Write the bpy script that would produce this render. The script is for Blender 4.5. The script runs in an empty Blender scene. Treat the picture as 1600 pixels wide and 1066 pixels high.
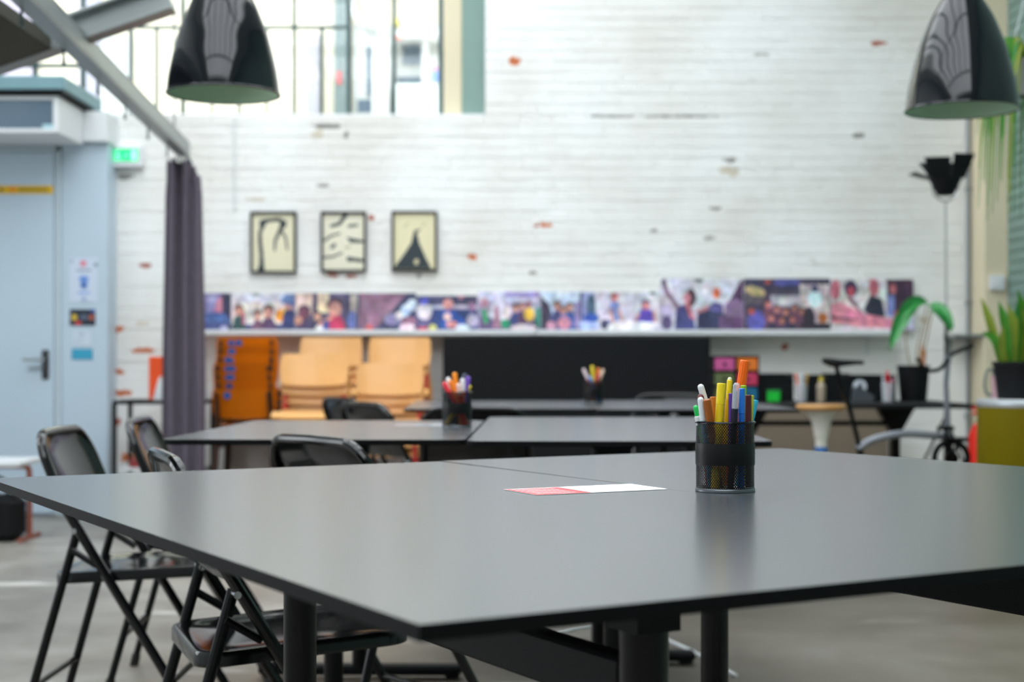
import bpy, math, random
import numpy as np
from mathutils import Vector, Matrix

random.seed(7)
SC = bpy.context.scene
COL = SC.collection
PI = math.pi

# ------------------------------------------------------------------ camera
F = 2331.0            # focal length in pixels of the 1600 px wide frame
HC = 0.9306           # camera height
HY = 566.0            # horizon row
cam_d = bpy.data.cameras.new('camera')
cam = bpy.data.objects.new('camera', cam_d)
COL.objects.link(cam)
cam.location = (0, 0, HC)
cam.rotation_euler = (PI / 2, 0, 0)
cam_d.sensor_width = 36.0
cam_d.lens = F / 1600 * 36
cam_d.shift_y = (HY - 533.0) / 1600
cam_d.clip_start = 0.05
cam_d.dof.use_dof = True
cam_d.dof.focus_distance = 2.07
cam_d.dof.aperture_fstop = 4.6
SC.camera = cam

# ------------------------------------------------------------------ world
world = bpy.data.worlds.new('overcast_sky')
SC.world = world
world.use_nodes = True
wn = world.node_tree.nodes
bg = wn['Background']
bg.inputs['Color'].default_value = (0.90, 0.955, 1.0, 1)
bg.inputs['Strength'].default_value = 4.15

# room numbers
WY = 9.25             # back wall face
XR = 3.0              # right wall face
XL = -4.3             # left wall face
YB = -3.2             # wall behind the camera
ZC = 4.7              # ceiling
SKY = (-3.3, 1.7, -2.2, 8.7)      # roof light opening x0 x1 y0 y1
WIN = (-3.6, -0.167, 2.4605, 4.2) # opening in the back wall x0 x1 z0 z1


def portal(name, loc, rot, sx, sy):
    l = bpy.data.lights.new(name, 'AREA')
    l.shape = 'RECTANGLE'
    l.size, l.size_y = sx, sy
    l.cycles.is_portal = True
    o = bpy.data.objects.new(name, l)
    COL.objects.link(o)
    o.location = loc
    o.rotation_euler = rot


portal('daylight_roof', ((SKY[0] + SKY[1]) / 2, (SKY[2] + SKY[3]) / 2, ZC + 0.12), (0, 0, 0), SKY[1] - SKY[0], SKY[3] - SKY[2])
portal('daylight_side', (XL - 0.05, 4.4, 2.2), (0, -PI / 2, 0), 2.8, 1.8)
portal('daylight_back', ((WIN[0] + WIN[1]) / 2, WY + 0.35, (WIN[2] + WIN[3]) / 2), (-PI / 2, 0, 0), WIN[1] - WIN[0], WIN[3] - WIN[2])

SC.view_settings.view_transform = 'Standard'
SC.view_settings.look = 'None'
SC.view_settings.exposure = 0.2
SC.view_settings.gamma = 1.0
SC.view_settings.use_curve_mapping = False

# ------------------------------------------------------------------ helpers


def lin(c):
    out = []
    for v in c[:3]:
        v = v / 255.0
        out.append(v / 12.92 if v <= 0.04045 else ((v + 0.055) / 1.055) ** 2.4)
    return tuple(out)


def px(x, y, d):
    """point seen at photo pixel (x, y) at depth d"""
    return Vector(((x - 800) * d / F, d, HC + (HY - y) * d / F))


def pz(x, y, z):
    """point seen at photo pixel (x, y) at height z"""
    return px(x, y, F * (HC - z) / (y - HY))


MATS = {}


def mat(name, rgb, rough=0.5, metal=0.0, spec=0.5, var=0.06, scale=8.0, bump=0.0, bscale=60.0, coat=0.0, trans=0.0, alpha=1.0, emit=0.0):
    if name in MATS:
        return MATS[name]
    m = bpy.data.materials.new(name)
    m.use_nodes = True
    nt = m.node_tree
    b = nt.nodes['Principled BSDF']
    c = lin(rgb)
    tc = nt.nodes.new('ShaderNodeTexCoord')
    nz = nt.nodes.new('ShaderNodeTexNoise')
    nz.inputs['Scale'].default_value = scale
    nz.inputs['Detail'].default_value = 3
    nt.links.new(tc.outputs['Object'], nz.inputs['Vector'])
    mx = nt.nodes.new('ShaderNodeMix')
    mx.data_type = 'RGBA'
    mx.inputs['A'].default_value = tuple(v * (1 - var) for v in c) + (1,)
    mx.inputs['B'].default_value = tuple(min(1, v * (1 + var)) for v in c) + (1,)
    nt.links.new(nz.outputs['Fac'], mx.inputs['Factor'])
    nt.links.new(mx.outputs['Result'], b.inputs['Base Color'])
    b.inputs['Roughness'].default_value = rough
    b.inputs['Metallic'].default_value = metal
    b.inputs['Specular IOR Level'].default_value = spec
    b.inputs['Coat Weight'].default_value = coat
    b.inputs['Coat Roughness'].default_value = 0.06
    b.inputs['Transmission Weight'].default_value = trans
    b.inputs['Alpha'].default_value = alpha
    if emit:
        nt.links.new(mx.outputs['Result'], b.inputs['Emission Color'])
        b.inputs['Emission Strength'].default_value = emit
    if bump:
        n2 = nt.nodes.new('ShaderNodeTexNoise')
        n2.inputs['Scale'].default_value = bscale
        n2.inputs['Detail'].default_value = 4
        nt.links.new(tc.outputs['Object'], n2.inputs['Vector'])
        bp = nt.nodes.new('ShaderNodeBump')
        bp.inputs['Strength'].default_value = bump
        bp.inputs['Distance'].default_value = 0.01
        nt.links.new(n2.outputs['Fac'], bp.inputs['Height'])
        nt.links.new(bp.outputs['Normal'], b.inputs['Normal'])
    MATS[name] = m
    return m


class MB:
    """collects shapes, links them as ONE mesh object"""

    def __init__(self):
        self.v, self.f = [], []

    def add(self, vs, fs):
        n = len(self.v)
        self.v += [tuple(p) for p in vs]
        self.f += [tuple(i + n for i in f) for f in fs]
        return self

    def box(self, x0, x1, y0, y1, z0, z1, bev=0.0, M=None):
        if bev > 0:
            b = min(bev, 0.49 * abs(x1 - x0), 0.49 * abs(y1 - y0), 0.49 * abs(z1 - z0))
            vs, idx = [], {}
            for i, (X, dx) in enumerate(((x0, b), (x1, -b))):
                for j, (Y, dy) in enumerate(((y0, b), (y1, -b))):
                    for k, (Z, dz) in enumerate(((z0, b), (z1, -b))):
                        idx[i, j, k, 0] = len(vs); vs.append((X, Y + dy, Z + dz))
                        idx[i, j, k, 1] = len(vs); vs.append((X + dx, Y, Z + dz))
                        idx[i, j, k, 2] = len(vs); vs.append((X + dx, Y + dy, Z))
            I = lambda i, j, k, a: idx[i, j, k, a]
            fs = []
            for i in (0, 1):
                q = [I(i, 0, 0, 0), I(i, 0, 1, 0), I(i, 1, 1, 0), I(i, 1, 0, 0)]
                fs.append(q if i == 0 else q[::-1])
                q = [I(0, i, 0, 1), I(1, i, 0, 1), I(1, i, 1, 1), I(0, i, 1, 1)]
                fs.append(q if i == 0 else q[::-1])
                q = [I(0, 0, i, 2), I(0, 1, i, 2), I(1, 1, i, 2), I(1, 0, i, 2)]
                fs.append(q if i == 0 else q[::-1])
            for i in (0, 1):
                for j in (0, 1):
                    fs.append([I(i, j, 0, 0), I(i, j, 0, 1), I(i, j, 1, 1), I(i, j, 1, 0)])
                    fs.append([I(i, 0, j, 0), I(i, 0, j, 2), I(i, 1, j, 2), I(i, 1, j, 0)])
                    fs.append([I(0, i, j, 1), I(0, i, j, 2), I(1, i, j, 2), I(1, i, j, 1)])
                    for k in (0, 1):
                        fs.append([I(i, j, k, 0), I(i, j, k, 1), I(i, j, k, 2)])
        else:
            vs = [(x, y, z) for x in (x0, x1) for y in (y0, y1) for z in (z0, z1)]
            fs = [(0, 1, 3, 2), (4, 6, 7, 5), (0, 4, 5, 1), (2, 3, 7, 6), (0, 2, 6, 4), (1, 5, 7, 3)]
        if M is not None:
            vs = [M @ Vector(p) for p in vs]
        return self.add(vs, fs)

    def tube(self, pts, r, seg=10, closed=False, flat=1.0):
        pts = [Vector(p) for p in pts]
        n = len(pts)
        rs = list(r) if isinstance(r, (list, tuple)) else [r] * n
        vs, fs = [], []
        up = None
        for i, p in enumerate(pts):
            a = pts[(i - 1) % n] if (i > 0 or closed) else p
            b = pts[(i + 1) % n] if (i < n - 1 or closed) else p
            t = (b - a).normalized()
            if up is None:
                up = Vector((0, 0, 1)) if abs(t.z) < 0.9 else Vector((1, 0, 0))
            s = t.cross(up).normalized()
            up = s.cross(t).normalized()
            for k in range(seg):
                an = 2 * PI * k / seg
                vs.append(p + s * (math.cos(an) * rs[i]) + up * (math.sin(an) * rs[i] * flat))
        for i in range(n if closed else n - 1):
            j = (i + 1) % n
            for k in range(seg):
                k2 = (k + 1) % seg
                fs.append((i * seg + k, i * seg + k2, j * seg + k2, j * seg + k))
        if not closed:
            fs.append(tuple(range(seg - 1, -1, -1)))
            fs.append(tuple((n - 1) * seg + k for k in range(seg)))
        return self.add(vs, fs)

    def lathe(self, prof, seg=32, c=(0, 0, 0), M=None):
        vs, fs = [], []
        for (r, z) in prof:
            for k in range(seg):
                a = 2 * PI * k / seg
                vs.append(Vector((c[0] + r * math.cos(a), c[1] + r * math.sin(a), c[2] + z)))
        for i in range(len(prof) - 1):
            for k in range(seg):
                k2 = (k + 1) % seg
                fs.append((i * seg + k, i * seg + k2, (i + 1) * seg + k2, (i + 1) * seg + k))
        if prof[0][0] > 1e-6:
            fs.append(tuple(range(seg - 1, -1, -1)))
        if prof[-1][0] > 1e-6:
            fs.append(tuple((len(prof) - 1) * seg + k for k in range(seg)))
        if M is not None:
            vs = [M @ p for p in vs]
        return self.add(vs, fs)

    def shell(self, prof, seg=32, c=(0, 0, 0)):
        """open lathe (no caps)"""
        vs, fs = [], []
        for (r, z) in prof:
            for k in range(seg):
                a = 2 * PI * k / seg
                vs.append((c[0] + r * math.cos(a), c[1] + r * math.sin(a), c[2] + z))
        for i in range(len(prof) - 1):
            for k in range(seg):
                k2 = (k + 1) % seg
                fs.append((i * seg + k, i * seg + k2, (i + 1) * seg + k2, (i + 1) * seg + k))
        return self.add(vs, fs)

    def prism(self, poly, z0, z1, bev=0.0, M=None):
        """outline (x, y) counter-clockwise, extruded in z with a small chamfer"""
        n = len(poly)
        cx = sum(p[0] for p in poly) / n
        cy = sum(p[1] for p in poly) / n
        def ins(d):
            out = []
            for x, y in poly:
                l = math.hypot(x - cx, y - cy)
                out.append((x - (x - cx) / l * d, y - (y - cy) / l * d))
            return out
        rings = [(poly, z0), (poly, z1)] if bev <= 0 else [(ins(bev), z0), (poly, z0 + bev), (poly, z1 - bev), (ins(bev), z1)]
        vs = [Vector((x, y, z)) for pl, z in rings for x, y in pl]
        fs = []
        for i in range(len(rings) - 1):
            for k in range(n):
                k2 = (k + 1) % n
                fs.append((i * n + k, i * n + k2, (i + 1) * n + k2, (i + 1) * n + k))
        fs.append(tuple(range(n - 1, -1, -1)))
        fs.append(tuple((len(rings) - 1) * n + k for k in range(n)))
        if M is not None:
            vs = [M @ p for p in vs]
        return self.add(vs, fs)

    def mesh(self, name, m=None, smooth=30):
        me = bpy.data.meshes.new(name)
        me.from_pydata(self.v, [], self.f)
        me.update()
        if smooth:
            me.polygons.foreach_set('use_smooth', [True] * len(me.polygons))
            me.set_sharp_from_angle(angle=math.radians(smooth))
        if m is not None:
            me.materials.append(m)
        return me

    def build(self, name, m, parent=None, smooth=30):
        return link(name, self.mesh(name, m, smooth), parent)


def link(name, data, parent=None):
    o = bpy.data.objects.new(name, data)
    COL.objects.link(o)
    if parent is not None:
        o.parent = parent
    return o


def tag(o, label, cat, group=None):
    o['label'] = label
    o['category'] = cat
    if group:
        o['group'] = group
    return o


def thing(name, label, cat, loc=(0, 0, 0), rz=0.0, group=None):
    o = link(name, None)
    o.empty_display_size = 0.05
    o.location = loc
    o.rotation_euler = (0, 0, rz)
    return tag(o, label, cat, group)


def struct(o):
    o['kind'] = 'structure'
    return o


def copy_tree(o, parent=None):
    c = o.copy()
    COL.objects.link(c)
    c.parent = parent
    for ch in [x for x in o.children]:
        copy_tree(ch, c)
    return c


def rrect(x0, x1, y0, y1, r, n=6):
    out = []
    for cx, cy, a0 in ((x1 - r, y1 - r, 0), (x0 + r, y1 - r, PI / 2), (x0 + r, y0 + r, PI), (x1 - r, y0 + r, 1.5 * PI)):
        for i in range(n + 1):
            a = a0 + PI / 2 * i / n
            out.append((cx + r * math.cos(a), cy + r * math.sin(a)))
    return out


def smooth_path(pts, n=6):
    """Catmull-Rom through points"""
    P = [Vector(p) for p in pts]
    out = []
    for i in range(len(P) - 1):
        p0 = P[i - 1] if i else P[0] * 2 - P[1]
        p1, p2 = P[i], P[i + 1]
        p3 = P[i + 2] if i + 2 < len(P) else P[-1] * 2 - P[-2]
        for k in range(n):
            t = k / n
            out.append(0.5 * ((2 * p1) + (p2 - p0) * t + (2 * p0 - 5 * p1 + 4 * p2 - p3) * t * t + (3 * p1 - p0 - 3 * p2 + p3) * t ** 3))
    out.append(P[-1])
    return out


# ---- flat prints: a picture described by shapes, coloured on a fine grid
def paint_mat():
    if 'print' in MATS:
        return MATS['print']
    m = bpy.data.materials.new('printed_paper')
    m.use_nodes = True
    nt = m.node_tree
    at = nt.nodes.new('ShaderNodeAttribute')
    at.attribute_name = 'ink'
    b = nt.nodes['Principled BSDF']
    nt.links.new(at.outputs['Color'], b.inputs['Base Color'])
    b.inputs['Roughness'].default_value = 0.55
    MATS['print'] = m
    return m


def paint(nx, ny, box, bgc, shapes):
    x0, y0, x1, y1 = box
    X, Y = np.meshgrid(np.linspace(x0, x1, nx + 1), np.linspace(y0, y1, ny + 1))
    img = np.zeros(X.shape + (3,))
    img[:] = lin(bgc)
    for s in shapes:
        k = s[0]
        if k == 'e':
            _, cx, cy, rx, ry, c = s[:6]
            a = math.radians(s[6]) if len(s) > 6 else 0
            dx, dy = X - cx, Y - cy
            u = (dx * math.cos(a) + dy * math.sin(a)) / rx
            v = (-dx * math.sin(a) + dy * math.cos(a)) / ry
            mk = u * u + v * v < 1
        elif k == 'r':
            _, a0, b0, a1, b1, c = s
            mk = (X >= a0) & (X <= a1) & (Y >= b0) & (Y <= b1)
        elif k == 'p':
            _, pts, c = s
            mk = np.zeros(X.shape, bool)
            n = len(pts)
            for i in range(n):
                ax, ay = pts[i]
                bx, by = pts[(i + 1) % n]
                if ay == by:
                    continue
                cr = ((ay > Y) != (by > Y)) & (X < (bx - ax) * (Y - ay) / (by - ay) + ax)
                mk ^= cr
        else:  # 'l' thick line, width may taper
            _, pts, w0, w1, c = s
            mk = np.zeros(X.shape, bool)
            n = len(pts) - 1
            for i in range(n):
                ax, ay = pts[i]
                bx, by = pts[i + 1]
                L2 = (bx - ax) ** 2 + (by - ay) ** 2 + 1e-9
                t = np.clip(((X - ax) * (bx - ax) + (Y - ay) * (by - ay)) / L2, 0, 1)
                dd = np.hypot(X - ax - t * (bx - ax), Y - ay - t * (by - ay))
                ww = w0 + (w1 - w0) * (i + t) / n
                mk |= dd < ww / 2
        img[mk] = lin(c)
    return img


def mottle(img, seed, amt=.22):
    """camera-like unevenness of a printed photograph"""
    rg = np.random.RandomState(seed)
    h, w_, _ = img.shape
    for step, a in ((9, amt), (4, amt * .8)):
        sh_ = (h // step + 3, w_ // step + 3)
        g_ = rg.uniform(-1, 1, sh_ + (1,)) + rg.uniform(-.28, .28, sh_ + (3,))
        yy, xx = np.arange(h) / step, np.arange(w_) / step
        y0, x0 = yy.astype(int), xx.astype(int)
        fy, fx = (yy - y0)[:, None, None], (xx - x0)[None, :, None]
        n_ = (g_[y0][:, x0] * (1 - fy) * (1 - fx) + g_[y0 + 1][:, x0] * fy * (1 - fx) + g_[y0][:, x0 + 1] * (1 - fy) * fx + g_[y0 + 1][:, x0 + 1] * fy * fx)
        img = img * np.exp(a * 1.6 * n_) + .012 * a * (n_ + 1)
    return np.clip(img, 0, 1)


def print_mesh(name, w, h, th, img):
    """a board in the XZ plane, front towards -Y, base at z = 0, centred in x"""
    ny, nx = img.shape[0] - 1, img.shape[1] - 1
    vs, cols, fs = [], [], []
    for j in range(ny + 1):
        for i in range(nx + 1):
            vs.append((-w / 2 + w * i / nx, 0, h * (1 - j / ny)))
            cols.append(tuple(img[j, i]) + (1,))
    for j in range(ny):
        for i in range(nx):
            a = j * (nx + 1) + i
            fs.append((a, a + nx + 1, a + nx + 2, a + 1))
    n = len(vs)
    for (x, z) in ((-w / 2, 0), (w / 2, 0), (w / 2, h), (-w / 2, h)):
        for y in (0, th):
            vs.append((x, y, z))
            cols.append((0.8, 0.8, 0.8, 1))
    for k in range(4):
        a, b = n + 2 * k, n + 2 * ((k + 1) % 4)
        fs.append((a, b, b + 1, a + 1))
    fs.append((n + 1, n + 3, n + 5, n + 7))
    me = bpy.data.meshes.new(name)
    me.from_pydata(vs, [], fs)
    me.update()
    at = me.color_attributes.new('ink', 'FLOAT_COLOR', 'POINT')
    at.data.foreach_set('color', np.array(cols, dtype=np.float32).ravel())
    me.materials.append(paint_mat())
    return me


# ------------------------------------------------------------------ materials
def wall_paint():
    """white painted brick with chips showing the brick and grey scars"""
    m = bpy.data.materials.new('white_painted_brick')
    m.use_nodes = True
    nt = m.node_tree
    N, L = nt.nodes, nt.links
    b = N['Principled BSDF']
    geo = N.new('ShaderNodeNewGeometry')
    n1 = N.new('ShaderNodeTexNoise'); n1.inputs['Scale'].default_value = 1.7; n1.inputs['Detail'].default_value = 5
    L.new(geo.outputs['Position'], n1.inputs['Vector'])
    base = N.new('ShaderNodeValToRGB')
    base.color_ramp.elements[0].position = 0.3
    base.color_ramp.elements[0].color = lin((229, 226, 220)) + (1,)
    base.color_ramp.elements[1].position = 0.62
    base.color_ramp.elements[1].color = lin((244, 244, 242)) + (1,)
    L.new(n1.outputs['Fac'], base.inputs['Fac'])
    # thin grey flecks of lost paint along the joints
    n2 = N.new('ShaderNodeTexNoise'); n2.inputs['Scale'].default_value = 1.0; n2.inputs['Detail'].default_value = 6
    mp = N.new('ShaderNodeMapping'); mp.inputs['Scale'].default_value = (5, 5, 22)
    L.new(geo.outputs['Position'], mp.inputs['Vector']); L.new(mp.outputs['Vector'], n2.inputs['Vector'])
    fl = N.new('ShaderNodeValToRGB')
    fl.color_ramp.elements[0].position = 0.70; fl.color_ramp.elements[0].color = (0, 0, 0, 1)
    fl.color_ramp.elements[1].position = 0.78; fl.color_ramp.elements[1].color = (0.55, 0.55, 0.55, 1)
    L.new(n2.outputs['Fac'], fl.inputs['Fac'])
    mx = N.new('ShaderNodeMix'); mx.data_type = 'RGBA'
    L.new(fl.outputs['Color'], mx.inputs['Factor'])
    L.new(base.outputs['Color'], mx.inputs['A'])
    mx.inputs['B'].default_value = lin((176, 172, 166)) + (1,)
    col = mx.outputs['Result']
    # ragged edge for the chips
    n3 = N.new('ShaderNodeTexNoise'); n3.inputs['Scale'].default_value = 38; n3.inputs['Detail'].default_value = 3
    L.new(geo.outputs['Position'], n3.inputs['Vector'])
    RED, ORA, GRY, YEL = (176, 92, 70), (205, 112, 62), (150, 148, 143), (214, 205, 188)
    chips = [(805, 95, 9, 7, ORA), (853, 352, 9, 4, ORA), (838, 352, 4, 3, RED), (1374, 68, 12, 4, RED), (738, 402, 7, 5, ORA), (1226, 541, 7, 6, RED),
             (181, 514, 13, 5, ORA), (222, 548, 20, 4, ORA), (181, 581, 11, 5, ORA), (187, 614, 18, 5, ORA), (225, 415, 9, 5, RED), (173, 300, 3, 20, RED),
             (512, 197, 26, 4, GRY), (496, 210, 8, 8, YEL), (540, 211, 4, 5, GRY), (505, 290, 10, 3, GRY), (197, 276, 11, 5, GRY), (1340, 212, 9, 4, GRY),
             (1142, 250, 10, 4, GRY), (1140, 268, 16, 8, YEL), (1118, 326, 9, 3, GRY), (1110, 372, 9, 3, GRY), (1022, 360, 6, 4, GRY), (832, 426, 8, 3, GRY),
             (520, 430, 7, 4, RED), (548, 432, 9, 3, RED), (580, 340, 5, 4, RED), (655, 431, 4, 4, GRY), (182, 660, 9, 6, RED), (200, 715, 14, 6, ORA),
             (1060, 182, 60, 2, GRY), (955, 182, 40, 2, GRY), (1445, 500, 9, 5, YEL), (1190, 85, 14, 2, GRY), (400, 312, 18, 3, YEL), (222, 505, 10, 4, YEL)]
    for (cx, cy, rx, ry, c) in chips:
        p = px(cx, cy, WY)
        vm = N.new('ShaderNodeVectorMath'); vm.operation = 'SUBTRACT'
        L.new(geo.outputs['Position'], vm.inputs[0]); vm.inputs[1].default_value = p
        vs = N.new('ShaderNodeVectorMath'); vs.operation = 'MULTIPLY'
        L.new(vm.outputs[0], vs.inputs[0]); vs.inputs[1].default_value = (F / WY / rx, 0, F / WY / ry)
        ln = N.new('ShaderNodeVectorMath'); ln.operation = 'LENGTH'
        L.new(vs.outputs[0], ln.inputs[0])
        ad = N.new('ShaderNodeMath'); ad.operation = 'MULTIPLY_ADD'
        L.new(n3.outputs['Fac'], ad.inputs[0]); ad.inputs[1].default_value = 2.2
        L.new(ln.outputs['Value'], ad.inputs[2])
        lt = N.new('ShaderNodeMath'); lt.operation = 'LESS_THAN'
        L.new(ad.outputs[0], lt.inputs[0]); lt.inputs[1].default_value = 2.05
        m2 = N.new('ShaderNodeMix'); m2.data_type = 'RGBA'
        L.new(lt.outputs[0], m2.inputs['Factor']); L.new(col, m2.inputs['A'])
        m2.inputs['B'].default_value = lin(c) + (1,)
        col = m2.outputs['Result']
    L.new(col, b.inputs['Base Color'])
    b.inputs['Roughness'].default_value = 0.6
    bp = N.new('ShaderNodeBump'); bp.inputs['Strength'].default_value = 0.25; bp.inputs['Distance'].default_value = 0.01
    L.new(n3.outputs['Fac'], bp.inputs['Height']); L.new(bp.outputs['Normal'], b.inputs['Normal'])
    return m


def floor_mat():
    m = bpy.data.materials.new('worn_concrete')
    m.use_nodes = True
    nt = m.node_tree
    N, L = nt.nodes, nt.links
    b = N['Principled BSDF']
    geo = N.new('ShaderNodeNewGeometry')
    n1 = N.new('ShaderNodeTexNoise'); n1.inputs['Scale'].default_value = 0.9; n1.inputs['Detail'].default_value = 8; n1.inputs['Roughness'].default_value = 0.65
    L.new(geo.outputs['Position'], n1.inputs['Vector'])
    r1 = N.new('ShaderNodeValToRGB')
    e = r1.color_ramp.elements
    e[0].position = 0.30; e[0].color = lin((92, 86, 78)) + (1,)
    e[1].position = 0.70; e[1].color = lin((178, 175, 168)) + (1,)
    k = e.new(0.5); k.color = lin((138, 133, 125)) + (1,)
    L.new(n1.outputs['Fac'], r1.inputs['Fac'])
    # rust-brown stains
    n2 = N.new('ShaderNodeTexNoise'); n2.inputs['Scale'].default_value = 0.55; n2.inputs['Detail'].default_value = 5
    mp = N.new('ShaderNodeMapping'); mp.inputs['Location'].default_value = (3.1, 1.4, 0)
    L.new(geo.outputs['Position'], mp.inputs['Vector']); L.new(mp.outputs['Vector'], n2.inputs['Vector'])
    r2 = N.new('ShaderNodeValToRGB')
    r2.color_ramp.elements[0].position = 0.52; r2.color_ramp.elements[0].color = (0, 0, 0, 1)
    r2.color_ramp.elements[1].position = 0.72; r2.color_ramp.elements[1].color = (0.7, 0.7, 0.7, 1)
    L.new(n2.outputs['Fac'], r2.inputs['Fac'])
    mx = N.new('ShaderNodeMix'); mx.data_type = 'RGBA'
    L.new(r2.outputs['Color'], mx.inputs['Factor']); L.new(r1.outputs['Color'], mx.inputs['A'])
    mx.inputs['B'].default_value = lin((128, 104, 76)) + (1,)
    # whitish paint scuffs
    n3 = N.new('ShaderNodeTexNoise'); n3.inputs['Scale'].default_value = 1.0; n3.inputs['Detail'].default_value = 6
    mp3 = N.new('ShaderNodeMapping'); mp3.inputs['Scale'].default_value = (1.3, 4.5, 1); mp3.inputs['Location'].default_value = (0.4, 2.3, 0)
    L.new(geo.outputs['Position'], mp3.inputs['Vector']); L.new(mp3.outputs['Vector'], n3.inputs['Vector'])
    r3 = N.new('ShaderNodeValToRGB')
    r3.color_ramp.elements[0].position = 0.64; r3.color_ramp.elements[0].color = (0, 0, 0, 1)
    r3.color_ramp.elements[1].position = 0.70; r3.color_ramp.elements[1].color = (0.75, 0.75, 0.75, 1)
    L.new(n3.outputs['Fac'], r3.inputs['Fac'])
    m3 = N.new('ShaderNodeMix'); m3.data_type = 'RGBA'
    L.new(r3.outputs['Color'], m3.inputs['Factor']); L.new(mx.outputs['Result'], m3.inputs['A'])
    m3.inputs['B'].default_value = lin((214, 212, 206)) + (1,)
    # one large darker brown area, ragged at its edge, right of the tables
    sv = N.new('ShaderNodeVectorMath'); sv.operation = 'SUBTRACT'
    L.new(geo.outputs['Position'], sv.inputs[0]); sv.inputs[1].default_value = (1.5, 4.9, 0)
    sm = N.new('ShaderNodeVectorMath'); sm.operation = 'MULTIPLY'
    L.new(sv.outputs[0], sm.inputs[0]); sm.inputs[1].default_value = (1 / 2.0, 1 / 2.2, 0)
    sl = N.new('ShaderNodeVectorMath'); sl.operation = 'LENGTH'
    L.new(sm.outputs[0], sl.inputs[0])
    sa = N.new('ShaderNodeMath'); sa.operation = 'MULTIPLY_ADD'
    L.new(n1.outputs['Fac'], sa.inputs[0]); sa.inputs[1].default_value = 1.6; L.new(sl.outputs['Value'], sa.inputs[2])
    sr = N.new('ShaderNodeMapRange')
    L.new(sa.outputs[0], sr.inputs['Value'])
    sr.inputs['From Min'].default_value = 1.35; sr.inputs['From Max'].default_value = 1.9
    sr.inputs['To Min'].default_value = .62; sr.inputs['To Max'].default_value = 0
    m4 = N.new('ShaderNodeMix'); m4.data_type = 'RGBA'
    L.new(sr.outputs['Result'], m4.inputs['Factor']); L.new(m3.outputs['Result'], m4.inputs['A'])
    m4.inputs['B'].default_value = lin((80, 72, 58)) + (1,)
    L.new(m4.outputs['Result'], b.inputs['Base Color'])
    b.inputs['Roughness'].default_value = 0.42
    bp = N.new('ShaderNodeBump'); bp.inputs['Strength'].default_value = 0.12; bp.inputs['Distance'].default_value = 0.01
    L.new(n1.outputs['Fac'], bp.inputs['Height']); L.new(bp.outputs['Normal'], b.inputs['Normal'])
    return m


def glass_mat(name, tint=(0.93, 0.97, 0.97), refl=0.10):
    m = bpy.data.materials.new(name)
    m.use_nodes = True
    nt = m.node_tree
    N, L = nt.nodes, nt.links
    N.remove(N['Principled BSDF'])
    tr = N.new('ShaderNodeBsdfTransparent'); tr.inputs['Color'].default_value = tint + (1,)
    gl = N.new('ShaderNodeBsdfGlossy'); gl.inputs['Roughness'].default_value = 0.03
    fr = N.new('ShaderNodeFresnel'); fr.inputs['IOR'].default_value = 1.45
    nz = N.new('ShaderNodeTexNoise'); nz.inputs['Scale'].default_value = 3
    bp = N.new('ShaderNodeBump'); bp.inputs['Strength'].default_value = 0.02
    L.new(nz.outputs['Fac'], bp.inputs['Height']); L.new(bp.outputs['Normal'], gl.inputs['Normal'])
    mx = N.new('ShaderNodeMixShader')
    L.new(fr.outputs[0], mx.inputs[0]); L.new(tr.outputs[0], mx.inputs[1]); L.new(gl.outputs[0], mx.inputs[2])
    L.new(mx.outputs[0], N['Material Output'].inputs['Surface'])
    return m


def perforated_mat(name, rgb, pu, pv, rad):
    """black sheet punched with staggered round holes (uv in metres)"""
    m = bpy.data.materials.new(name)
    m.use_nodes = True
    nt = m.node_tree
    N, L = nt.nodes, nt.links
    b = N['Principled BSDF']
    b.inputs['Base Color'].default_value = lin(rgb) + (1,)
    b.inputs['Roughness'].default_value = 0.35
    b.inputs['Specular IOR Level'].default_value = 0.3
    uv = N.new('ShaderNodeUVMap'); uv.uv_map = 'wrap'
    ds = []
    for off in (0.0, 0.5):
        mp = N.new('ShaderNodeVectorMath'); mp.operation = 'MULTIPLY_ADD'
        L.new(uv.outputs[0], mp.inputs[0])
        mp.inputs[1].default_value = (1 / pu, 1 / pv, 0)
        mp.inputs[2].default_value = (off, off, 0)
        fr = N.new('ShaderNodeVectorMath'); fr.operation = 'FRACTION'
        L.new(mp.outputs[0], fr.inputs[0])
        sb = N.new('ShaderNodeVectorMath'); sb.operation = 'SUBTRACT'
        L.new(fr.outputs[0], sb.inputs[0]); sb.inputs[1].default_value = (0.5, 0.5, 0)
        ml = N.new('ShaderNodeVectorMath'); ml.operation = 'MULTIPLY'
        L.new(sb.outputs[0], ml.inputs[0]); ml.inputs[1].default_value = (pu, pv, 0)
        ln = N.new('ShaderNodeVectorMath'); ln.operation = 'LENGTH'
        L.new(ml.outputs[0], ln.inputs[0])
        ds.append(ln)
    mn = N.new('ShaderNodeMath'); mn.operation = 'MINIMUM'
    L.new(ds[0].outputs['Value'], mn.inputs[0]); L.new(ds[1].outputs['Value'], mn.inputs[1])
    gt = N.new('ShaderNodeMath'); gt.operation = 'GREATER_THAN'
    L.new(mn.outputs[0], gt.inputs[0]); gt.inputs[1].default_value = rad
    L.new(gt.outputs[0], b.inputs['Alpha'])
    return m


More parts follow.
